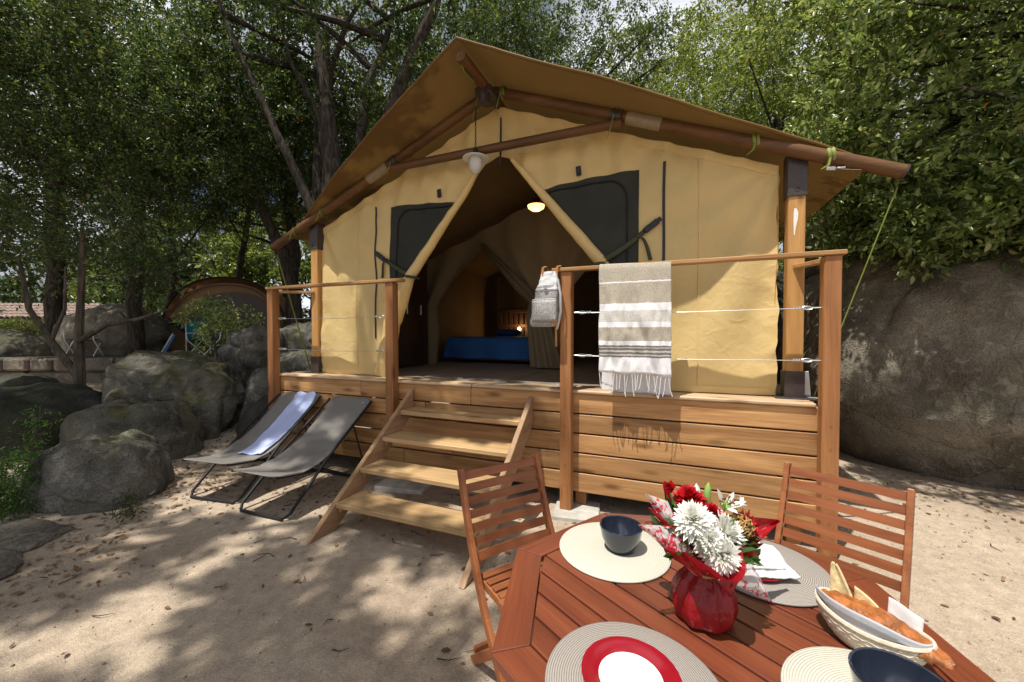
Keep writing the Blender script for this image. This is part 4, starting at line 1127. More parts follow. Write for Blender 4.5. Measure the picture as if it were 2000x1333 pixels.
c1 = wood_chair('slatted wooden chair standing before the stairs at the left table side', (-0.485, 1.50, 0), R(-36 - 90))
c2 = wood_chair('slatted wooden chair behind the bread basket at the right table side', (0.545, 1.805, 0), R(-118 - 90))

# ------------------------------------------------------------------ table
TX, TY, TZ = 0.09, 1.13, 0.74
tab = thing('garden_table', 'octagonal red-brown slatted wooden table', 'table', (TX, TY, 0), R(-31.4))
ap = 0.531; cr_ = ap / math.cos(R(22.5))
rimw = 0.085
pts_o = [(cr_ * math.cos(R(22.5 + 45 * i)), cr_ * math.sin(R(22.5 + 45 * i))) for i in range(8)]
k_ = (ap - rimw) / ap
def prism(poly, z0, z1, nm, mat, bev=.004):
    n = len(poly); g = G()
    g.add([(x, y, z0) for x, y in poly] + [(x, y, z1) for x, y in poly], [tuple(range(n))[::-1], tuple(range(n, 2 * n))] + [(i, (i + 1) % n, n + (i + 1) % n, n + i) for i in range(n)])
    o = g.build(nm, mat, tab, world=False)
    b = o.modifiers.new('edge', 'BEVEL'); b.width = bev; b.segments = 2
    return o
for i in range(8):
    p, q = Vector(pts_o[i]), Vector(pts_o[(i + 1) % 8]); c = (p + q) / 2; e = (q - p).normalized(); L = (q - p).length
    # board in its own frame so the grain follows it
    g = G(); ln = L / 2 - .0008; li = L / 2 * k_ - .0008
    poly = [(-ln, 0), (ln, 0), (li, rimw), (-li, rimw)]
    g.add([(x, y, -.024) for x, y in poly] + [(x, y, 0) for x, y in poly], [(3, 2, 1, 0), (4, 5, 6, 7), (0, 1, 5, 4), (1, 2, 6, 5), (2, 3, 7, 6), (3, 0, 4, 7)])
    o = g.build('rim_board', M['tableX'], tab, world=False)
    o.location = (c.x, c.y, TZ); o.rotation_euler = (0, 0, math.atan2(e.y, e.x))
    b = o.modifiers.new('edge', 'BEVEL'); b.width = .003; b.segments = 2
ai = ap - rimw - .003
ns_ = 13; pw = 2 * ai / ns_
si = ai * math.tan(R(22.5))
def halfx(y):
    a = abs(y)
    return ai if a <= si else ai - (a - si)
for i in range(ns_):
    y0 = -ai + i * pw + .0035; y1 = -ai + (i + 1) * pw - .0035
    h0, h1 = halfx(y0), halfx(y1)
    xs0 = [(-h0, y0), (h0, y0)]
    poly = [(-h0, y0), (h0, y0)]
    for yy in (-si, si):
        if y0 < yy < y1: pass
    poly += [(h1, y1), (-h1, y1)]
    o = prism(poly, TZ - .022, TZ - .002 + rnd.uniform(-.0008, .0008), 'table_slat', M['tableX'], .0025)
for y in (-.25, .25):
    G().box((0, y, TZ - .040), (.88 if abs(y) < .3 else .6, .05, .03), Matrix.Rotation(R(90), 3, 'Z') if False else None, .003).build('cross_batten', M['teakX'], tab, world=False)
for x in (-.36, .36):
    G().box((x, 0, TZ - .040), (.05, .8, .03), None, .003).build('cross_batten', M['teakY'], tab, world=False)
for sx in (-1, 1):
    for sy in (-1, 1):
        G().bar((sx * .34, sy * .30, TZ - .06), (sx * .40, sy * .36, 0.0), .045, .045, b=.004).build('leg', M['teakX'], tab, world=False)
for sx in (-1, 1):
    G().box((sx * .37, 0, .22), (.03, .66, .045), None, .003).build('stretcher', M['teakY'], tab, world=False)

def placemat(label, x, y, r, mat, kind):
    g = G(); g.lathe([(0, .0055), (r * .5, .006), (r - .004, .0055), (r, .003), (r, 0), (0, 0)], 72)
    o = g.build('placemat', mat); o.location = (x, y, TZ + .0005)
    for p in o.data.polygons: p.use_smooth = True
    return tag(o, label, 'placemat', 'round woven placemats on the table')
placemat('cream round placemat under the dark bowl beside the left chair', -.174, 1.333, .181, M['matbeige'], 0)
placemat('grey-brown round placemat under the red-rimmed plate', -.065, .82, .182, M['mattaupe'], 0)
placemat('grey-brown round placemat under the folded napkin and cup', .268, 1.408, .182, M['mattaupe'], 0)
placemat('cream round placemat under the dark bowl beside the bread basket', .398, .925, .182, M['matbeige'], 0)

def bowl(label, x, y, r=.070):
    g = G(); g.lathe([(0, .006), (r * .55, .004), (r * .58, 0), (r * .62, 0), (r * .66, .008), (r * .90, .040), (r, .078), (r - .002, .081), (r - .005, .079), (r * .83, .042), (r * .55, .014), (0, .010)], 40)
    o = g.build('bowl', M['navy'], smooth=True); o.location = (x, y, TZ + .007)
    return tag(o, label, 'bowl', 'dark blue breakfast bowls')
bowl('glossy dark blue bowl on the cream mat at the far left', -.150, 1.335)
bowl('glossy dark blue bowl at the bottom edge on the cream mat beside the basket', .402, .930, .076)

pt = thing('dinner_plate', 'white plate with a wide red rim on the near grey-brown mat', 'plate', (-.072, .832, TZ + .007))
pt.scale = (.86, .86, .9)
G().lathe([(.115, .010), (.118, .013), (.112, .0135), (.078, .006), (.074, .0035)], 64).build('rim', M['redglaze'], pt, world=False, smooth=True)
G().lathe([(.076, .0048), (.07, .003), (0, .003)], 64).build('well', M['china'], pt, world=False, smooth=True)
p2 = thing('side_plate', 'red-rimmed plate holding the folded napkin at the far right', 'plate', (.235, 1.395, TZ + .007))
G().lathe([(.098, .009), (.102, .012), (.096, .0125), (.066, .006), (.062, .0035)], 48).build('rim', M['redglaze'], p2, world=False, smooth=True)
G().lathe([(.064, .0048), (.058, .003), (0, .003)], 48).build('well', M['china'], p2, world=False, smooth=True)
g = G()
def nap(u, v):
    x = -.085 + u * .17; y = -.075 + v * .12
    return (x, y, .016 + .012 * v + .010 * fbm((x * 20, y * 20, 2), 3) + .02 * math.exp(-((u - .8) ** 2) * 20) * v)
g.grid(nap, 24, 18)
g.grid(lambda u, v: (-.07 + u * .13 + .02 * v, -.05 + v * .09, .028 + .022 * math.sin(u * 3.1) * v + .006 * fbm((u * 6, v * 6, 8), 3)), 20, 14)
o = g.build('folded_napkin', M['napkin'], smooth=True, solid=.004); o.location = (.245, 1.375, TZ + .010); o.rotation_euler = (0, 0, R(20))
tag(o, 'white cloth napkin folded on the far right plate', 'napkin')
o = thing('coffee_cup', 'white cup half hidden behind the bouquet on the far right plate', 'cup', (.205, 1.425, TZ + .018))
G().lathe([(0, 0), (.022, 0), (.028, .01), (.036, .045), (.038, .062), (.035, .062), (.032, .045), (.022, .008), (0, .006)], 28).build('body', M['china'], o, world=False, smooth=True)
G().tube([(.036, 0, .05), (.058, 0, .048), (.06, 0, .03), (.034, 0, .018)], .005, 6).build('handle', M['china'], o, world=False, smooth=True)

# bread basket
bk = thing('bread_basket', 'pale oval wicker bread basket lined with paper', 'basket', (.432, 1.135, TZ), R(-40))
bk.scale = (.70, .70, .74)
BL, BW, BH = .148, .088, .085
def bshape(an, q):
    e = .62 + .38 * math.sin(q * math.pi / 2)
    return BL * e * math.cos(an), BW * e * math.sin(an), q * BH + .016 * math.cos(an) ** 2 * q
g = G()
g.grid(lambda u, v: bshape(u * 2 * math.pi, v * .97), 48, 10); g.grid(lambda u, v: tuple([c * v for c in bshape(u * 2 * math.pi, 0)[:2]] + [.004]), 48, 3)
g.build('woven_body', M['wicker'], bk, world=False, smooth=True, solid=.005)
for i in range(7):
    q = .12 + i * .13
    G().tube([(bshape(t, q)[0] * 1.012, bshape(t, q)[1] * 1.012, bshape(t, q)[2] + .003 * math.sin(t * 24 + i * 3.14)) for t in [j * math.pi / 36 for j in range(73)]], .0026, 5, cap=False).build('wicker_strand', M['wicker'], bk, world=False, smooth=True)
G().tube([bshape(t, 1.0) for t in [j * math.pi / 30 for j in range(61)]], .007, 6, cap=False).build('rim', M['wicker'], bk, world=False, smooth=True)
pp = G()
def pap(u, v):
    an = -math.pi * .98 + u * math.pi * .96; q = .35 + v * .78
    x, y, z = bshape(an, min(1, q)); k = .93 if q < .95 else 1.0
    z += max(0, q - 1) * .12 + .004 * math.sin(u * 12); y *= k
    return (x * k, y - max(0, q - 1) * .02, z + .042 * v * math.exp(-((u - .45) / .33) ** 2))
pp.grid(pap, 30, 14)
tag(pp.build('paper_liner', M['paper'], None, smooth=True, solid=.0015), 'pale grey paper folded over the near side of the basket', 'paper')
po_ = bpy.data.objects['paper_liner']; po_.location = bk.location; po_.rotation_euler = bk.rotation_euler; po_.scale = bk.scale

def local_thing(o, loc, rot): o.location = loc; o.rotation_euler = rot
g = G()
def loafr(t): return .066 * (math.sin(max(.015, min(.985, t)) * math.pi) ** .42) * (1 - .25 * t)
lp = []; lr = []
for i in range(61):
    t = i / 60
    lp.append((-.150 + t * .345, -.004 + .010 * math.sin(t * 4), .092 + .006 * math.sin(t * math.pi) - .010 * t)); lr.append(loafr(t) * (1 + .05 * math.sin(t * 40)))
g.tube(lp, lr, 28, flat=.55)
g.v = [(a, b, c + .004 * fbm((a * 30, b * 30, c * 30), 4) + .0035 * math.sin((a + b * .9) * 150 + 3 * fbm((a * 12, b * 12, 0), 2))) for a, b, c in g.v]
o = g.build('pastry', M['crust'], smooth=True); o.location = bk.location; o.rotation_euler = bk.rotation_euler; o.scale = bk.scale
tag(o, 'long glazed golden brown pastry lying across the basket', 'pastry')
g = G()
def fb(u, v):
    wv_ = .030 * (1 - v) ** .75 + .006
    return (-.085 + (u - .5) * 2 * wv_ * 1.05 - .035 * v, .030 + .008 * math.sin(u * 3.1) + .015 * v, .09 + v * .105 + .004 * math.sin(u * 7))
g.grid(fb, 12, 16); o = g.build('flatbread', M['flat'], smooth=True, solid=.007); o.location = bk.location; o.rotation_euler = bk.rotation_euler; o.scale = bk.scale
tag(o, 'pointed wedge of pale flatbread standing up in the basket', 'bread')
g = G(); g.grid(lambda u, v: (-.06 + u * .10, .048 + .006 * math.sin(u * 5), .085 + v * (.065 - .05 * u)), 10, 8)
o = g.build('flatbread', M['flat'], smooth=True, solid=.006); o.location = bk.location; o.rotation_euler = bk.rotation_euler; o.scale = bk.scale
tag(o, 'second darker flatbread wedge leaning behind the upright one', 'bread')
g = G(); g.grid(lambda u, v: (.02 + u * .085, .068 + .012 * v + .004 * math.sin(u * 6), .075 + v * .075 - .02 * u * v), 12, 8)
o = g.build('paper_napkin', M['napkin'], smooth=True, solid=.002); o.location = bk.location; o.rotation_euler = bk.rotation_euler; o.scale = bk.scale
tag(o, 'white paper napkin standing at the far side of the basket', 'napkin')

# ------------------------------------------------------------------ leaves in numpy
def unit(a): return a / np.maximum(1e-9, np.linalg.norm(a, axis=1, keepdims=True))
def leaf_arrays(P, D, N, L, W, fold=0.18, full=False, curl=0.0):
    D = unit(D); S_ = unit(np.cross(D, N)); Nn = np.cross(S_, D)
    L = L[:, None]; W = W[:, None]
    n = len(P)
    if not full:
        base = P; tip = P + D * L - Nn * L * curl; mid = P + D * L * 0.5
        lf = mid + S_ * W * .5 + Nn * W * fold; rt = mid - S_ * W * .5 + Nn * W * fold
        V = np.stack([base, rt, tip, lf], 1).reshape(-1, 3)
        i = np.arange(n)[:, None] * 4
        F = np.concatenate([i + np.array([[0, 1, 2]]), i + np.array([[0, 2, 3]])], 1).reshape(-1, 3)
        return V, F
    base = P; tip = P + D * L - Nn * L * curl
    a = P + D * L * .28; b = P + D * L * .68 - Nn * L * curl * .4
    r1 = a - S_ * W * .46 + Nn * W * fold; r2 = b - S_ * W * .42 + Nn * W * fold
    l1 = a + S_ * W * .46 + Nn * W * fold; l2 = b + S_ * W * .42 + Nn * W * fold
    V = np.stack([base, r1, r2, tip, l2, l1], 1).reshape(-1, 3)
    i = np.arange(n)[:, None] * 6
    F = np.concatenate([i + np.array([[0, 1, 2, 3]]), i + np.array([[0, 3, 4, 5]])], 1).reshape(-1, 4)
    return V, F

def sprays(rng, centers, radius, twigs, per, size, up=0.4, droop=0.0, spread=1.0, flat=1.0, jit=1.0):
    """leaves set along short twigs that radiate from every clump centre"""
    nc = len(centers); T = nc * twigs
    c = np.repeat(centers, twigs, 0); r = np.repeat(radius, twigs)
    d = rng.normal(size=(T, 3)); d[:, 2] = d[:, 2] * flat + up - droop; d = unit(d)
    ln = r * rng.uniform(.55, 1.1, T)
    P = np.repeat(c, per, 0); Dt = np.repeat(d, per, 0); Ln = np.repeat(ln, per)
    s = rng.uniform(.15, 1.0, len(P)) ** .8
    pos = P + Dt * (Ln * s)[:, None]; pos[:, 2] -= droop * .5 * (Ln * s) ** 1.5
    ld = Dt * .7 + rng.normal(size=pos.shape) * .75 * spread; ld[:, 2] -= droop * .4
    nr = rng.normal(size=pos.shape) * .65; nr[:, 2] += .9
    pos += rng.normal(size=pos.shape) * (.04 + .03 * Ln)[:, None] * jit
    sz = size * rng.uniform(.5, 1.35, len(pos))
    tw_ = np.stack([c, c + d * ln[:, None] - np.array([0, 0, 1]) * (droop * .5 * ln ** 1.5)[:, None]], 1)
    return pos, ld, nr, sz, tw_

def twig_mesh(g, tw_, r, step=1):
    for a, b in tw_[::step]:
        g.tube([a, (a + b) / 2 + np.array([0, 0, .01]), b], [r, r * .7, r * .3], 3, cap=False)

def ellipsoid(rng, n, c, rad, shell=0.35, low=-1.0):
    out = []
    while len(out) < n:
        p = rng.normal(size=3); p /= np.linalg.norm(p); q = rng.uniform(shell ** 3, 1) ** (1 / 3)
        p = p * q
        if p[2] < low: continue
        if rng.uniform() > 0.12 + 1.8 * abs(noise.noise(Vector(p * 2.1) + Vector((c[0], c[1], c[2])))): continue
        out.append(p)
    return np.array(out) * np.array(rad) + np.array(c)

CROWNS = {}
def crown_mesh(key, seed, n, rad, twigs, per, size, aspect=.42, droop=.15, crad=(.45, .8), full=False, shell=.35, low=-.8, up=.3):
    if key in CROWNS: return CROWNS[key]
    rng = np.random.default_rng(seed)
    cs = ellipsoid(rng, n, (0, 0, 0), rad, shell, low)
    pos, ld, nr, sz, tw_ = sprays(rng, cs, rng.uniform(crad[0], crad[1], n), twigs, per, size, up, droop, spread=.85, jit=.75)
    V, F = leaf_arrays(pos, ld, nr, sz, sz * aspect, full=full)
    CROWNS[key] = (mesh_np(key, V, F), cs, tw_)
    return CROWNS[key]

def tree(name, label, base, path, radii, ckey, cc, cs=1.0, rz=0, leaf='leafA', bark='bark', limbs=12, group='trees around the tent', extra=(), lseed=1, cat='tree'):
    """trunk path + limbs reaching into the crown, crown a leaf mesh placed at cc"""
    t = thing(name, label, cat, base, 0, group)
    g = G(); rg = random.Random(lseed)
    def wig(pts, rr, n=5):
        out = []; ro = []
        for (p, q), (a, b) in zip(zip(pts[:-1], pts[1:]), zip(rr[:-1], rr[1:])):
            for i in range(n):
                f = i / n; v = Vector(p).lerp(Vector(q), f); j = a * .30
                out.append(v + Vector((rg.uniform(-j, j), rg.uniform(-j, j), 0))); ro.append((a + (b - a) * f) * rg.uniform(.93, 1.08))
        out.append(Vector(pts[-1])); ro.append(rr[-1]); return out, ro
    p, r_ = wig(path, radii); g.tube(p, r_, 12)
    for pts, rr in extra:
        p2, r2 = wig(pts, rr); g.tube(p2, r2, 10)
    me, cl, tw_ = CROWNS[ckey]
    ca, sa = math.cos(rz), math.sin(rz)
    pw_ = [Vector((c[0] * ca - c[1] * sa, c[0] * sa + c[1] * ca, c[2])) * cs + Vector(cc) for c in cl]
    stems = [[Vector(q) for q in path]] + [[Vector(q) for q in e[0]] for e in extra]
    for k2 in range(limbs):
        tg = pw_[rg.randrange(len(pw_))]; sm = stems[k2 % len(stems)]
        a = sm[-1].lerp(sm[max(0, len(sm) - 2)], rg.uniform(0, .9)); mid = a.lerp(tg, .5) + Vector((rg.uniform(-.2, .2), rg.uniform(-.2, .2), rg.uniform(-.1, .35)))
        r0 = radii[-1] * rg.uniform(.4, .75)
        g.tube([a, a.lerp(mid, .5) + Vector((rg.uniform(-.1, .1), rg.uniform(-.1, .1), .05)), mid, mid.lerp(tg, .6), tg], [r0, r0 * .85, r0 * .6, r0 * .35, r0 * .15], 6)
    g.build('trunk', M[bark], t, smooth=True)
    o = bpy.data.objects.new('crown', me); COL.objects.link(o); o.parent = t
    if not me.materials: me.materials.append(M[leaf])
    o.location = Vector(cc) - Vector(base); o.rotation_euler = (0, 0, rz); o.scale = (cs, cs, cs)
    o.material_slots[0].link = 'OBJECT'; o.material_slots[0].material = M[leaf]
    return t

crown_mesh('oak_crown', 1, 250, (3.6, 3.6, 3.1), 9, 24, .10)
crown_mesh('oak_crown_wide', 2, 270, (4.2, 3.6, 2.6), 9, 24, .095, droop=.3)
crown_mesh('fine_crown', 3, 350, (3.6, 3.2, 3.0), 9, 24, .08, droop=.4, crad=(.4, .75))
crown_mesh('light_crown', 4, 260, (3.6, 3.4, 2.6), 9, 16, .095, droop=.1)
crown_mesh('far_crown', 5, 190, (3.4, 3.4, 3.2), 9, 13, .21)

def P3(r, f, z): # forward/right frame used only to lay out the grove
    v = TR * r + TF * f; return (v.x, v.y, z)
# big multi-stemmed oak behind the left end of the tent
B = P3(-4.35, 9.4, -.05)
tree('oak_tree', 'big many-stemmed dark oak rising behind the left slope of the tent roof', B,
     [P3(-4.35, 9.4, -.05), P3(-4.4, 9.4, 2.6), P3(-4.35, 9.4, 5.2), P3(-4.55, 9.5, 8.6)], [.36, .30, .24, .15], 'oak_crown', P3(-3.9, 11.2, 9.6), 1.15, .4, 'leafA', limbs=16,
     extra=[([P3(-4.3, 9.35, 2.4), P3(-3.5, 9.3, 5.4), P3(-2.2, 9.2, 8.2), P3(-1.3, 9.1, 10.0)], [.20, .17, .13, .07]),
            ([P3(-4.5, 9.3, 3.8), P3(-5.2, 9.1, 5.6), P3(-6.1, 9.0, 7.6), P3(-6.9, 9.0, 9.6)], [.12, .095, .07, .04]),
            ([P3(-4.6, 9.6, 2.6), P3(-4.85, 9.9, 5.6), P3(-4.9, 10, 8.8)], [.20, .15, .08]),
            ([P3(-3.8, 9.5, 5.0), P3(-3.6, 9.8, 7.4), P3(-3.0, 10, 9.6)], [.14, .11, .06])], lseed=3)
tree('oak_tree', 'slim oak leaning left just beyond the far tent', P3(-6.1, 11.4, .8),
     [P3(-6.1, 11.4, .8), P3(-6.6, 11.4, 3.5), P3(-7.5, 11.2, 6.0), P3(-8.1, 11.2, 8.2)], [.20, .17, .14, .08], 'fine_crown', P3(-7.2, 11.6, 7.2), 1.0, 1.1, 'leafA', limbs=14, lseed=5,
     extra=[([P3(-6.0, 11.5, .8), P3(-5.6, 11.5, 3.6), P3(-5.9, 11.5, 6.5)], [.16, .13, .07])])
tree('oak_tree', 'upright oak with straight dark trunk left of the far tent', P3(-10.2, 10.6, .8),
     [P3(-10.2, 10.6, .8), P3(-10.25, 10.6, 3.4), P3(-10.0, 10.7, 6.2), P3(-10.2, 10.8, 8.2)], [.19, .17, .14, .08], 'oak_crown_wide', P3(-9.9, 11, 7.0), .95, 2.2, 'leafA', limbs=14, lseed=7,
     extra=[([P3(-13.4, 15, .8), P3(-13.0, 15, 3.6), P3(-13.2, 15, 7.5)], [.15, .12, .07]), ([P3(-11, 16, .8), P3(-11.2, 16, 4), P3(-10.4, 16, 8)], [.15, .12, .07])])
tree('oak_tree', 'leafy oak hanging low over the left boulders', P3(-12.2, 7.6, .2),
     [P3(-12.2, 7.6, .2), P3(-11.9, 7.6, 2.4), P3(-11.3, 7.5, 4.8), P3(-11, 7.5, 6.6)], [.22, .18, .14, .08], 'fine_crown', P3(-10.0, 7.9, 5.9), 1.05, .2, 'leafA', limbs=14, lseed=9)
tree('oak_tree', 'oak at the far left frame edge behind the hedge', P3(-18.5, 13, .8),
     [P3(-18.5, 13, .8), P3(-18.3, 13, 4), P3(-18, 13, 7)], [.25, .2, .1], 'oak_crown', P3(-17.2, 13, 7.2), 1.25, 3.0, 'leafA', limbs=14, lseed=11)
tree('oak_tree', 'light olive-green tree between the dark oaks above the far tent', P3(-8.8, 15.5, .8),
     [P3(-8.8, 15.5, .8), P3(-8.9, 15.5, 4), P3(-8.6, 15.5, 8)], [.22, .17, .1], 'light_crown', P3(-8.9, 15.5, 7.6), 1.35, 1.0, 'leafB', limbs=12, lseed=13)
tree('oak_tree', 'dark tree left of the many-stemmed oak, half hidden in its leaves', P3(-7.6, 13.0, .8),
     [P3(-7.6, 13.0, .8), P3(-7.2, 13, 4), P3(-7.8, 13, 9)], [.20, .16, .09], 'oak_crown_wide', P3(-6.6, 13.2, 9.6), 1.1, 4.0, 'leafA', limbs=12, lseed=15)
tree('oak_tree', 'tall tree in the upper left corner', P3(-13.5, 11.5, .8),
     [P3(-13.5, 11.5, .8), P3(-13.4, 11.5, 5), P3(-13.2, 11.5, 9)], [.24, .19, .1], 'oak_crown', P3(-13.2, 11.6, 9.6), 1.2, 5.0, 'leafA', limbs=12, lseed=17)
tree('oak_tree', 'fine-leaved oak above the roof ridge behind the tent', P3(.4, 13.2, 0),
     [P3(.4, 13.2, 0), P3(.6, 13.2, 4.5), P3(1.6, 13.2, 8.5)], [.28, .22, .12], 'fine_crown', P3(1.7, 13.2, 9.0), 1.2, .7, 'leafA', limbs=22, lseed=19)
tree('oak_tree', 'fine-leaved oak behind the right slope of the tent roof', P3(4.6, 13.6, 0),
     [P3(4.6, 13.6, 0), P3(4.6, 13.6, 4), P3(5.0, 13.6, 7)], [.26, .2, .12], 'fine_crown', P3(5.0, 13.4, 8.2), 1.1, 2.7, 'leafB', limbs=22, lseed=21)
tree('oak_tree', 'dark oak seen between the big oak and the roof ridge', P3(-1.8, 15.5, 0),
     [P3(-1.8, 15.5, 0), P3(-1.7, 15.5, 5), P3(-1.5, 15.5, 9)], [.26, .2, .12], 'oak_crown', P3(-1.2, 15.5, 10.6), 1.15, 1.7, 'leafA', limbs=14, lseed=23)
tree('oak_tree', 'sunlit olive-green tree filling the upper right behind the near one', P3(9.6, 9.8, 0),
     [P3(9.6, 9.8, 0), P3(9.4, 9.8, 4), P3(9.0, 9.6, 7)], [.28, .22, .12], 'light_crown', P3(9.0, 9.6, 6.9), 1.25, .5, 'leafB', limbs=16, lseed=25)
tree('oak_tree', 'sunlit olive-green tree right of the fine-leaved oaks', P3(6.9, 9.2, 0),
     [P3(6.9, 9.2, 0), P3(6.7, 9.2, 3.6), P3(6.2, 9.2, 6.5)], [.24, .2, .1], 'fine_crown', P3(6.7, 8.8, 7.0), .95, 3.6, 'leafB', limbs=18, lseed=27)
# far ring of smaller-looking trees
far = [(-42, 34), (-31, 33), (-23, 30), (-13.5, 24), (-10, 28), (-5.5, 25), (-1, 28), (4, 24), (10, 25), (16, 22), (20, 17), (-34, 18), (-19.5, 24)]
fl_ = ['far tree seen over the tiled roof at the left', 'far tree behind the small building', 'far tree above the hedge', 'far tree left of the far tent', 'far tree right behind the far tent',
       'far tree between the stems of the big oak', 'far tree hidden behind the roof ridge', 'far tree behind the roof slope', 'far tree at the right behind the boulders', 'far tree behind the right foliage', 'far tree at the right frame edge',
       'far tree beyond the left frame edge', 'far tree between the oak trunks at the left']
for i, (r_, f_) in enumerate(far):
    z0 = .8 if r_ < -4 else 0
    tree('background_tree', fl_[i], P3(r_, f_, z0), [P3(r_, f_, z0), P3(r_ + .3, f_, 4), P3(r_, f_, 7)], [.26, .2, .1], 'far_crown', P3(r_, f_, 4.6 + (i % 3) * .9), 1.35, i * 1.3, 'leafB' if i % 2 else 'leafA', limbs=8, group='trees far behind the campsite', lseed=40 + i)
# shade trees standing behind the photographer
def shade_crown():
    rg = np.random.default_rng(21); cs = []
    for x in np.arange(-4.6, 3.35, .64):
        for y in np.arange(-4.4, 3.9, .64):
            if rg.random() < .20 + .10 * (x > 2.2): continue
            cs.append((x + rg.normal() * .16, y + rg.normal() * .16, rg.normal() * .45))
    cs = np.array(cs)
    pos, ld, nr, sz, tw_ = sprays(rg, cs, rg.uniform(.36, .62, len(cs)), 12, 56, .125, .1, .05, flat=.5)
    V, F = leaf_arrays(pos, ld, nr, sz, sz * .45)
    CROWNS['shade_crown'] = (mesh_np('shade_crown', V, F), cs, tw_)
shade_crown()
tree('oak_tree', 'oak behind the viewpoint whose crown dapples the sand and stairs', (-9.4, -5.2, 0), [(-9.4, -5.2, 0), (-9.0, -4.8, 4.2), (-7.9, -4.3, 8.1)], [.34, .28, .16], 'shade_crown', (-5.88, -2.45, 9.5), 1.0, 0, 'leafA', limbs=18, lseed=61)
tree('oak_tree', 'oak left of the viewpoint shading the left boulders', (-10.6, -3.2, 0), [(-10.6, -3.2, 0), (-10.2, -2.4, 3.2), (-9.2, -1.0, 5.6)], [.3, .24, .14], 'oak_crown_wide', (-9.4, 0.2, 7.6), .95, .8, 'leafA', limbs=14, lseed=63)

# ------------------------------------------------------------------ near tree at the right
def near_tree():
    rng = np.random.default_rng(77)
    t = thing('evergreen_tree', 'broad-leaved evergreen hanging over the huge right boulder', 'tree', (5.6, 5.4, 0))
    cs = []
    # crown blobs: (centre, radii, clumps); high foremost one, unseen, added to shade the boulder
    for c, rad, n in (((2.55, 4.9, 4.1), (1.3, 1.3, 1.35), 120), ((3.1, 5.2, 3.0), (1.25, 1.0, .75), 90), ((4.3, 5.4, 4.4), (1.5, 1.5, 1.8), 130), ((2.1, 5.6, 5.4), (1.2, 1.4, 1.3), 80), ((1.75, 5.6, 3.2), (.55, .8, .75), 36), ((3.9, 4.5, 2.9), (.9, .7, .6), 50), ((2.2, 3.3, 5.4), (1.4, .6, .45), 60), ((3.4, 4.6, 2.75), (.9, .5, .5), 46), ((2.65, 4.95, 2.55), (.75, .4, .28), 34), ((3.3, 4.8, 2.25), (.6, .35, .28), 26), ((2.15, 5.7, 2.62), (.55, .5, .35), 26)):
        cs.append(ellipsoid(rng, n, c, rad, .2, -1))
    cs = np.concatenate(cs)
    pos, ld, nr, sz, tw_ = sprays(rng, cs, rng.uniform(.28, .52, len(cs)), 7, 24, .064, up=.35, droop=.12, spread=.75, jit=.6)
    V, F = leaf_arrays(pos, ld, nr, sz, sz * .46, full=True, curl=.12)
    g = G()
    g.tube([(5.6, 5.4, 0), (5.3, 5.3, 1.4), (4.9, 5.2, 2.3), (4.4, 5.2, 3.4)], [.22, .19, .16, .11], 10)
    g.tube([(5.3, 5.3, 1.4), (4.5, 4.9, 2.0), (3.9, 4.75, 2.12), (3.3, 4.7, 2.3)], [.10, .085, .07, .04], 8)
    rg = random.Random(5)
    for i in range(60):
        tg = Vector(cs[rg.randrange(len(cs))]); a = Vector((4.9, 5.2, 2.3)).lerp(Vector((4.2, 5.2, 4.2)), rg.random())
        mid = a.lerp(tg, .55) + Vector((rg.uniform(-.15, .15), rg.uniform(-.15, .15), rg.uniform(0, .25)))
        g.tube([a, a.lerp(mid, .5), mid, mid.lerp(tg, .6), tg], [.045, .035, .025, .015, .006], 5)
    twig_mesh(g, tw_, .005, 2)
    g.build('trunk', M['bark'], t, smooth=True)
    link('crown', mesh_np('near_crown', V, F), M['leafC'], t)
near_tree()

# ------------------------------------------------------------------ thin tree, shrubs, plants
def small_plant(name, label, cat, base, stems, clumps, rad, twigs, per, size, leaf, bark='barkl', asp=.42, seed=1, up=.4, group=None, droop=.05, full=True):
    rng = np.random.default_rng(seed); t = thing(name, label, cat, base, 0, group)
    g = G()
    for pts, rr in stems: g.tube(pts, rr, 8)
    cs = np.array(clumps, dtype=float)
    pos, ld, nr, sz, tw_ = sprays(rng, cs, rng.uniform(rad[0], rad[1], len(cs)), twigs, per, size, up, droop)
    twig_mesh(g, tw_, .003)
    g.build('stem', M[bark], t, smooth=True)
    V, F = leaf_arrays(pos, ld, nr, sz, sz * asp, full=full, curl=.1)
    link('foliage', mesh_np(name + '_leaves', V, F), M[leaf], t)
    return t
rng = np.random.default_rng(5)
b0 = Vector((-7.55, 2.70, .30))
cl = list(ellipsoid(rng, 46, (-7.7, 2.7, 2.75), (1.5, 1.2, .85), .2)) + list(ellipsoid(rng, 16, (-6.9, 3.2, 2.35), (.6, .5, .35), .1))
small_plant('sapling_tree', 'thin forked young tree growing from the dark rocks at the left', 'tree', tuple(b0),
            [([b0, b0 + Vector((.02, 0, .6)), b0 + Vector((-.02, .02, 1.2)), b0 + Vector((0, .05, 1.9)), b0 + Vector((-.1, .1, 2.6))], [.075, .065, .05, .04, .02]),
             ([b0 + Vector((.01, 0, .55)), b0 + Vector((-.32, -.12, 1.0)), b0 + Vector((-.62, -.25, 1.5)), b0 + Vector((-.75, -.3, 2.3))], [.05, .042, .033, .018]),
             ([b0 + Vector((0, 0, 1.05)), b0 + Vector((.35, .15, 1.28)), b0 + Vector((.75, .32, 1.36)), b0 + Vector((1.1, .5, 1.5))], [.04, .032, .025, .012]),
             ([b0 + Vector((-.35, -.14, 1.05)), b0 + Vector((-.2, -.05, 1.5)), b0 + Vector((-.3, 0, 2.1))], [.025, .02, .01])],
            cl, (.28, .5), 6, 13, .065, 'leafA', seed=8)
b0 = Vector((-7.75, 4.45, .3))
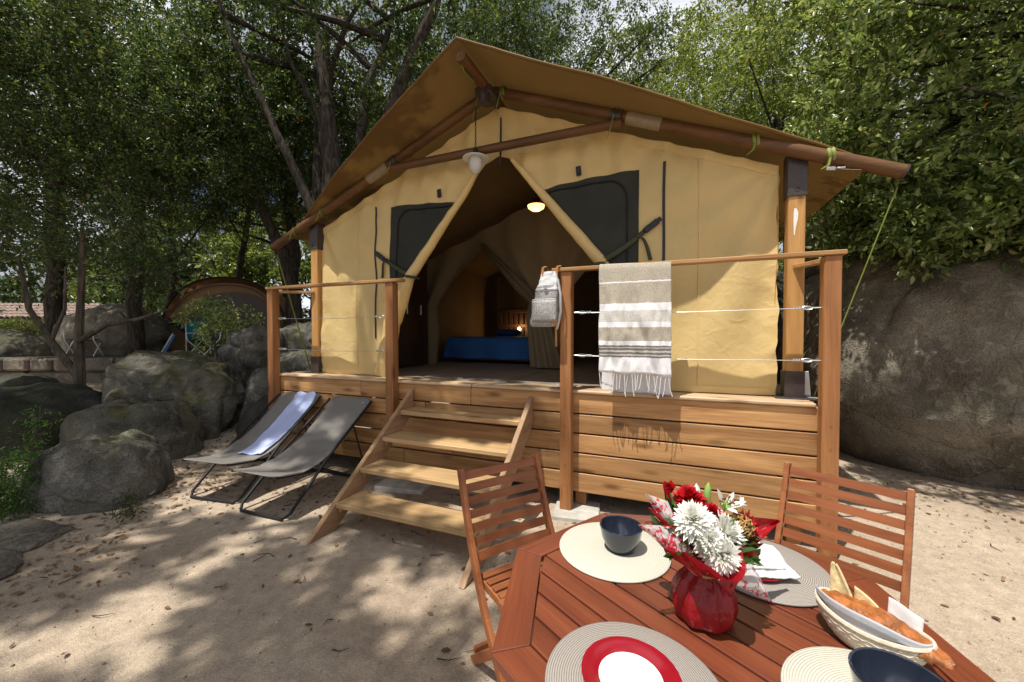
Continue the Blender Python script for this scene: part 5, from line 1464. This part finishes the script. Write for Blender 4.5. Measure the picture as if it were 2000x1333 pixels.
cl = list(ellipsoid(rng, 46, (-7.75, 4.6, 1.62), (.85, .55, .50), .1)) + [(-7.0, 4.9, 1.65), (-7.05, 4.9, 1.4), (-7.0, 4.8, 1.15)]
small_plant('shrub', 'light green leafy shrub in front of the far tent', 'shrub', tuple(b0),
            [([b0, b0 + Vector((.05, .1, .6)), b0 + Vector((-.2, .2, 1.2)), b0 + Vector((-.5, .2, 1.5))], [.03, .025, .018, .008]), ([b0, b0 + Vector((.3, .1, .7)), b0 + Vector((.5, .2, 1.3))], [.025, .02, .008])],
            cl, (.14, .26), 5, 9, .07, 'leafC', seed=9)
b0 = Vector((-3.95, 1.32, 0))
cl = [(-4.62 - .45 * rng.random(), 1.15 + .35 * rng.random(), .06 + .42 * rng.random() ** 1.2) for i in range(60)] + [(-4.72, 1.42, .55), (-4.7, 1.42, .62), (-4.7, 1.43, .70), (-4.68, 1.43, .76)]
small_plant('green_plant', 'bright green feathery plant at the lower left frame edge', 'plant', (-4.75, 1.3, 0),
            [([(-4.75, 1.3, 0), (-4.73, 1.4, .4), (-4.68, 1.43, .8)], [.008, .006, .003]), ([(-4.8, 1.25, 0), (-4.85, 1.3, .45)], [.008, .003]), ([(-4.7, 1.25, 0), (-4.65, 1.2, .4)], [.008, .003])],
            cl, (.06, .12), 6, 9, .030, 'leafD', asp=.38, seed=10)
b0 = Vector((-2.9, 1.9, 0))
small_plant('weed_tuft', 'small green tuft at the foot of the low grey dome boulder', 'plant', (-4.0, 1.72, 0), [([(-4.0, 1.72, 0), (-4.0, 1.70, .12)], [.004, .002])],
            [(-4.0 + .05 * i, 1.70 - .02 * i, .06) for i in range(-3, 4)], (.05, .1), 5, 6, .04, 'leafA', asp=.25, seed=12, up=.8)
small_plant('fern_tuft', 'leafy tuft growing under the split boulder by the deck corner', 'plant', (-5.9, 5.35, .5), [([(-5.9, 5.35, .4), (-5.9, 5.3, .65)], [.006, .003])],
            [(-5.9 + .2 * rng.random(), 5.25 + .2 * rng.random(), .55 + .35 * rng.random()) for i in range(14)], (.1, .18), 5, 7, .06, 'leafB', seed=14)
# clipped hedge on the terrace
rg2 = np.random.default_rng(31)
hc = []
for i in range(120):
    p = terr(-21.5 + 5.2 * rg2.random(), 15.2 + .7 * rg2.random(), .95 + .95 * rg2.random()); hc.append(p)
small_plant('hedge', 'clipped green hedge in front of the tiled building', 'hedge', tuple(terr(-19, 15.5, .85)), [([terr(-19, 15.5, .85), terr(-19, 15.5, 1.6)], [.03, .01])], hc, (.2, .35), 6, 14, .085, 'leafB', seed=15, full=False)

# ------------------------------------------------------------------ campsite behind
ft = thing('dome_tent', 'rust brown tunnel tent with black arch pole on the far terrace', 'tent', tuple(terr(-9.4, 13.4, .85)))
TW, TH = 2.2, 2.5
def arch(u, k=1.0):
    a = math.pi * (1 - u); return TW * math.copysign(abs(math.cos(a)) ** .85, math.cos(a)) * k, TH * max(0, math.sin(a)) ** .80 * k
def tun(u, v):
    k = 1 - .45 * v ** 2; x, z = arch(u, k); return tuple(terr(-9.75 + x, 13.2 + v * 3.2, .85 + z))
G().grid(tun, 40, 14).build('outer_shell', M['tentbrown'], ft, smooth=True)
G().tube([terr(-9.75 + arch(i / 40)[0], 13.18, .85 + arch(i / 40)[1]) for i in range(41)], .035, 6).build('arch_pole', M['black'], ft, smooth=True)
def frontp(u, v): x, z = arch(u, .93); return tuple(terr(-9.75 + x * (1 - v), 13.32, .85 + (z) * (1 - v * .999)))
G().grid(lambda u, v: frontp(u, v), 40, 8).build('front_panel', M['tenttan'], ft, smooth=True)
def dr(u, v): x, z = arch(.18 + u * .64, .80); return tuple(terr(-9.5 + x, 13.27, .86 + z * v))
G().grid(dr, 24, 8).build('door_panel', M['tentgrey'], ft, smooth=True)
G().tube([terr(-9.75 + arch(i / 40, .90)[0], 13.25, .85 + arch(i / 40, .90)[1]) for i in range(8, 38)], .02, 5).build('seam', M['tentgrey'], ft, smooth=True)
dt = thing('tarp_shelter', 'low dark tarp shelter arching behind the brown terrace boulder', 'shelter', tuple(terr(-12.6, 13.2, .85)))
G().grid(lambda u, v: tuple(terr(-14.6 + u * 4.2, 12.9 + v * 1.5, .95 + 1.12 * math.sin(u * math.pi) ** .7)), 24, 6).build('tarp', M['navycloth'], dt, smooth=True, solid=.01)
for u in (0.03, .97):
    G().tube([terr(-14.6 + u * 4.2, 12.95, .85), terr(-14.6 + u * 4.2, 12.95, 1.5)], .02, 5).build('pole', M['steel'], dt)

def camp_chair(label, r, f, rz, cl):
    t = thing('camp_chair', label, 'camp chair', tuple(terr(r, f, .85)), R(22.2) + rz, 'camp chairs by the far tent')
    for s_ in (-1, 1):
        g = G(); g.tube([(s_ * .28, -.25, 0), (s_ * .28, .22, .45), (s_ * .28, .34, .95)], .014, 6); g.tube([(s_ * .28, .25, 0), (s_ * .28, -.22, .43), (s_ * .28, -.25, .62), (s_ * .28, .26, .62)], .014, 6)
        g.build('side_frame', M['white'], t, world=False, smooth=True)
    g = G(); g.grid(lambda u, v: ((u - .5) * .54, -.22 + v * .44, .45 - .03 * math.sin(u * 3.14)), 8, 6); g.build('seat', cl, t, world=False, smooth=True, solid=.01)
    g = G(); g.grid(lambda u, v: ((u - .5) * .54, .22 + v * .13 + .03 * math.sin(u * 3.14), .47 + v * .5), 8, 6); g.build('backrest', cl, t, world=False, smooth=True, solid=.01)
camp_chair('dark navy camp chair with white arms beside the brown boulder', -11.55, 10.5, R(25), M['navycloth'])
camp_chair('blue camp chair with white tubes at the far tent door', -8.4, 10.6, R(-15), M['navycloth'])
camp_chair('folded teal camp chair at the tent corner behind the shrub', -9.35, 11.6, R(40), M['teal'])
tt = thing('folding_stool', 'blue folded stool leaning at the left tent edge', 'stool', tuple(terr(-9.45, 10.7, .85)))
g = G(); g.bar(terr(-9.62, 10.7, .86), terr(-9.3, 10.7, 1.42), .05, .10); g.build('seat', M['blueplastic'], tt)
g = G(); g.tube([terr(-9.65, 10.65, .86), terr(-9.28, 10.65, 1.45)], .014, 6); g.build('leg', M['white'], tt)
tag(G().lathe([(0, 0), (.32, .01), (.30, .06), (.1, .08), (0, .08)], 18, terr(-9.05, 10.55, .85)).build('ground_mat', M['redplastic'], smooth=True), 'small reddish mat on the wall top by the tent', 'mat')
tag(G().grid(lambda u, v: tuple(terr(-9.5 + u * .5, 11.9 + .05 * math.sin(u * 9), 1.55 + v * .5)), 10, 8).build('hanging_towel', M['teal'], smooth=True, solid=.01), 'teal towel hanging at the left side of the far tent', 'towel')

hs = thing('service_building', 'low pink building with weathered tile roof far at the left', 'building', tuple(terr(-30, 23, .8)))
wl = G().box(terr(-30, 24.5, 1.35), (12.8, 4.0, 1.5), Matrix.Rotation(R(22.2), 3, 'Z'), .01).build('wall', M['plaster'], hs)
for r_ in (-33, -30.0, -27.0, -25.0):
    G().box(terr(r_, 22.46, 1.72), (1.5, .06, .38), Matrix.Rotation(R(22.2), 3, 'Z'), .01).build('window', M['darkglass'], wl)
G().box(terr(-30, 22.5, 2.17), (13.2, .5, .16), Matrix.Rotation(R(22.2), 3, 'Z'), .01).build('fascia', M['plaster'], hs)
rf = G().grid(lambda u, v: tuple(terr(-36.7 + u * 13.4, 22.2 + v * 2.3, 2.27 + v * .95)), 8, 4).build('roof', M['tile'], hs)
g = G()
for i in range(44):
    r_ = -36.6 + i * .305
    for j in range(5):
        f0 = 22.15 + j * .46; z0 = 2.29 + j * .19
        g.tube([terr(r_ + rnd.uniform(-.02, .02), f0, z0 + .03), terr(r_ + rnd.uniform(-.02, .02), f0 + .5, z0 + .22)], [.13, .11], 7, cap=False)
tag(g.build('roof_tile', M['tile'], rf, smooth=True), kind='stuff')

# ------------------------------------------------------------------ ground litter
def litter():
    rng = np.random.default_rng(12)
    pts = []
    def scatter(n, cx, cy, sx, sy):
        for _ in range(n): pts.append((cx + rng.normal() * sx, cy + rng.normal() * sy))
    scatter(900, -4.4, 2.2, .45, .55); scatter(500, -5.2, 3.6, .6, .6); scatter(260, -3.8, 1.1, .35, .25); scatter(260, 2.3, 4.8, .7, .4); scatter(40, 1.6, 2.6, .7, .8)
    for _ in range(190): pts.append((rng.uniform(-5, 3.2), rng.uniform(.5, 4)))
    scatter(240, -3.0, 2.6, .6, .35)
    P = np.array([(x, y, ground_z(x, y) + .006) for x, y in pts if not (math.hypot(x - TX, y - TY) < .4)])
    n = len(P)
    D = np.stack([rng.normal(size=n), rng.normal(size=n), rng.normal(size=n) * .15], 1)
    N = np.stack([rng.normal(size=n) * .25, rng.normal(size=n) * .25, np.ones(n)], 1)
    L = rng.uniform(.022, .055, n)
    V, F = leaf_arrays(P, D, N, L, L * rng.uniform(.3, .55, n), fold=.2, full=True, curl=-.1)
    tag(link('leaf_litter', mesh_np('leaf_litter', V, F), M['dry']), 'dry brown leaves scattered over the sand', None, None, 'stuff')
    # fallen twigs
    g = G()
    for i in range(90):
        x, y = rng.uniform(-4.8, 3.2), rng.uniform(.5, 4.2)
        if math.hypot(x - TX, y - TY) < .3: continue
        a = rng.uniform(0, 6.28); ln = rng.uniform(.04, .14); z = ground_z(x, y) + .006
        g.tube([(x, y, z), (x + math.cos(a) * ln * .5, y + math.sin(a) * ln * .5, z + rng.uniform(0, .008)), (x + math.cos(a + .4) * ln, y + math.sin(a + .4) * ln, z)], [.003, .0025, .0012], 4)
    tag(g.build('twig_litter', M['bark']), 'thin fallen twigs lying on the sand', None, None, 'stuff')
    # grit: small stones
    g = bmesh.new(); bmesh.ops.create_icosphere(g, subdivisions=1, radius=1)
    bv = np.array([v.co[:] for v in g.verts]); bf = np.array([[v.index for v in f.verts] for f in g.faces]); g.free()
    Vs = []; Fs = []
    for i in range(2600):
        x, y = rng.uniform(-4.5, 3.2), rng.uniform(.6, 4.4); s_ = .0035 + .006 * rng.random() ** 3
        v = bv * (s_ * rng.uniform(.6, 1.3, 3)) + np.array([x, y, ground_z(x, y) + s_ * .3]); Fs.append(bf + 12 * i if len(bv) == 12 else bf + len(bv) * i); Vs.append(v)
    tag(link('gravel', mesh_np('gravel', np.concatenate(Vs), np.concatenate(Fs)), M['pebble'], smooth=True), 'scattered grit and pebbles on the sand', None, None, 'stuff')
litter()

# ------------------------------------------------------------------ bouquet
def bouquet():
    O = Vector((.083, 1.10, TZ))
    t = thing('flower_bouquet', 'bouquet of white chrysanthemums and red flowers in red wrap', 'bouquet', tuple(O))
    def L(r_, f_, z): return O + TR * r_ + TF * f_ + Vector((0, 0, z))
    rng = np.random.default_rng(3)
    # pleated pot wrap
    def pot(u, v):
        a = u * 2 * math.pi
        prof = [(.052, 0.0), (.068, .010), (.075, .035), (.073, .065), (.060, .095), (.042, .118), (.036, .128)]
        k = v * (len(prof) - 1); i = min(int(k), len(prof) - 2); f = k - i
        r_ = prof[i][0] + (prof[i + 1][0] - prof[i][0]) * f; z = prof[i][1] + (prof[i + 1][1] - prof[i][1]) * f
        r_ *= 1 + (.035 + .07 * v) * math.sin(a * 9 + 1.2 * math.sin(v * 4)) + .03 * fbm((math.cos(a) * 2, math.sin(a) * 2, v * 3), 3)
        return tuple(O + Vector((r_ * math.cos(a), r_ * math.sin(a), z)))
    g = G().grid(pot, 96, 24); g.build('pot_wrap', M['redfilm'], t, smooth=True)
    G().tube([L(.038 * math.cos(a), .038 * math.sin(a), .126) for a in [i * math.pi / 10 for i in range(21)]], .004, 6, cap=False).build('raffia_tie', M['raffia'], t, smooth=True)
    # flaring collar
    def col(u, v):
        a = u * 2 * math.pi; r_ = .036 + v * (.085 + .02 * math.sin(a * 3 + 1)); z = .126 + v * (.075 + .025 * math.sin(a * 5))
        r_ *= 1 + .10 * v * math.sin(a * 8); return tuple(L(r_ * math.cos(a), r_ * math.sin(a), z))
    G().grid(col, 80, 12).build('wrap_collar', M['redfilm'], t, smooth=True)
    # pointed wrap sheets: (a, b on the collar; tip)
    def sheet(a, b, tip, mat, nm, bulge=.02, curl=.02):
        a, b, tip = L(*a), L(*b), L(*tip); nrm = (b - a).cross(tip - a).normalized()
        def fn(u, v):
            p = a.lerp(b, u).lerp(tip, v * .985)
            return tuple(p + nrm * (bulge * math.sin(u * math.pi) * (1 - v * .4) + curl * v * v + .005 * fbm((u * 5, v * 5, tip.x * 30), 3)))
        G().grid(fn, 16, 18).build(nm, mat, t, smooth=True)
    sheet((-.06, .0, .185), (-.10, .02, .265), (-.137, .03, .278), M['redfilm'], 'wrap_sheet')
    sheet((-.075, .0, .200), (-.080, .035, .285), (-.152, .033, .308), M['film'], 'clear_sheet')
    sheet((-.035, -.045, .140), (-.075, -.01, .240), (-.192, -.03, .256), M['film'], 'clear_sheet', .015)
    sheet((-.025, -.045, .125), (-.07, -.03, .200), (-.130, -.04, .205), M['redfilm'], 'wrap_sheet')
    sheet((.06, -.02, .145), (.09, .03, .250), (.220, .01, .247), M['redfilm'], 'wrap_sheet', .02, .03)
    sheet((.02, -.05, .13), (.10, -.02, .175), (.150, -.055, .070), M['film'], 'clear_sheet', -.02)
    sheet((-.015, -.055, .150), (.075, -.055, .165), (.020, -.095, .120), M['redfilm'], 'wrap_sheet', -.01)
    sheet((-.01, .06, .17), (-.08, .05, .20), (-.060, .08, .315), M['redfilm'], 'wrap_sheet')
    sheet((.06, .06, .17), (.0, .07, .18), (.05, .10, .27), M['redfilm'], 'wrap_sheet')
    # flowers
    def mum(c, ax, rad, n, mat, nm, tilt=(8, 118), asp=.30, heart=None):
        c = L(*c); d, a, b = axes(TR * ax[0] + TF * ax[1] + Vector((0, 0, ax[2])))
        i = np.arange(n); th = i * 2.39996; q = ((i + .5) / n); tl = np.radians(tilt[0] + (tilt[1] - tilt[0]) * q ** .8) + rng.normal(size=n) * .08
        d, a, b = (np.array(x) for x in (d, a, b))
        dirs = np.cos(tl)[:, None] * d + np.sin(tl)[:, None] * (np.cos(th)[:, None] * a + np.sin(th)[:, None] * b)
        P = np.array(c) + dirs * rad * .12 - d * (rad * .25 * q)[:, None]
        Ln = rad * (.55 + .50 * q) * rng.uniform(.88, 1.12, n)
        N = d - dirs * (dirs @ d)[:, None] + rng.normal(size=(n, 3)) * .1
        V, F = leaf_arrays(P, dirs, N, Ln, Ln * asp, fold=.25, full=True, curl=-.22)
        o = link(nm, mesh_np(nm, V, F), mat, t, smooth=False)
        g = G().tube([c, c.lerp(L(0, 0, .10), .5), L(0, 0, .10)], .0025, 5); g.build('stalk', M['budgreen'], o)
        if heart:
            g = G(); g.lathe([(rad * .24, -.002), (rad * .2, .004), (0, .007)], 14, c, m=Matrix((Vector(a), Vector(b), Vector(d))).transposed()); g.build('heart', heart, o, smooth=True)
    mum((-.045, -.035, .272), (-.35, -.6, .8), .047, 150, M['petalw'], 'white_chrysanthemum')
    mum((.030, -.045, .243), (.3, -.7, .7), .050, 160, M['petalw'], 'white_chrysanthemum')
    mum((-.018, -.062, .236), (-.15, -.9, .6), .040, 130, M['petalw'], 'white_chrysanthemum')
    mum((.004, -.080, .208), (0, -1, .35), .047, 150, M['petalw'], 'white_chrysanthemum')
    mum((.108, -.005, .240), (.8, -.35, .6), .054, 70, M['petalr'], 'red_gerbera', (60, 95), .26, M['petalr'])
    mum((-.022, .035, .292), (-.1, -.4, .9), .040, 90, M['petalr'], 'red_carnation', (5, 100), .5)
    mum((.018, -.005, .268), (0, -.5, .9), .032, 60, M['petalr'], 'red_carnation', (5, 90), .55)
    mum((-.070, .045, .305), (-.2, -.4, .8), .034, 20, M['petalr'], 'red_tulip', (5, 40), .6)
    mum((.060, .01, .285), (.1, -.6, .75), .055, 6, M['petalw'], 'white_lily', (52, 66), .38, M['budgreen'])
    mum((.098, .02, .285), (.6, -.3, .7), .030, 7, M['petalw'], 'white_lily', (40, 70), .45, M['anther'])
    g = G()
    for k in range(5):
        a = k * 1.256; q = L(.060 + .02 * math.cos(a), -.005 + .01 * math.sin(a), .305 + .006 * math.sin(a * 2)); g.tube([L(.06, .01, .285), q], .001, 4); g.box(q, (.012, .004, .004), Matrix.Rotation(a, 3, 'Z'), .001)
    g.build('stamen', M['anther'], t)
    for c, tp in (((.02, .03, .27), (.028, .035, .335)), ((.0, .035, .27), (-.002, .04, .33))):
        c, tp = L(*c), L(*tp); G().tube([c, c.lerp(tp, .4), c.lerp(tp, .8), tp], [.004, .009, .008, .001], 8).build('lily_bud', M['budgreen'] if tp.x > O.x - .01 else M['petalw'], t, smooth=True)
    g = G()
    for k in range(46):
        a0 = rng.uniform(0, 6.28); n1 = unit(rng.normal(size=(1, 3)))[0]; d, a, b = axes(Vector(n1)); rr = .030 * rng.uniform(.75, 1.1)
        g.tube([L(.082, -.02, .242) + (a * math.cos(a0 + s_ * .35) + b * math.sin(a0 + s_ * .35)) * rr for s_ in range(10)], .0012, 4)
    g.build('raffia_ball', M['raffia'], t)
    # greenery
    n = 240
    az = rng.uniform(0, 2 * np.pi, n); el = rng.uniform(.05, 1.1, n)
    rr = rng.uniform(.05, .105, n)
    P = np.array([L(rr[i] * math.cos(az[i]), rr[i] * .8 * math.sin(az[i]), .165 + .10 * math.sin(el[i]) * rng.uniform(.5, 1.05)) for i in range(n)])
    D = P - np.array(L(0, 0, .12)); D = unit(D) + rng.normal(size=(n, 3)) * .45
    N = rng.normal(size=(n, 3)) * .5 + np.array([0, 0, 1.0]); Ls = rng.uniform(.022, .05, n)
    V, F = leaf_arrays(P, D, N, Ls, Ls * .36, full=True, curl=.15)
    link('foliage', mesh_np('bouquet_foliage', V, F), M['leafE'], t)
bouquet()
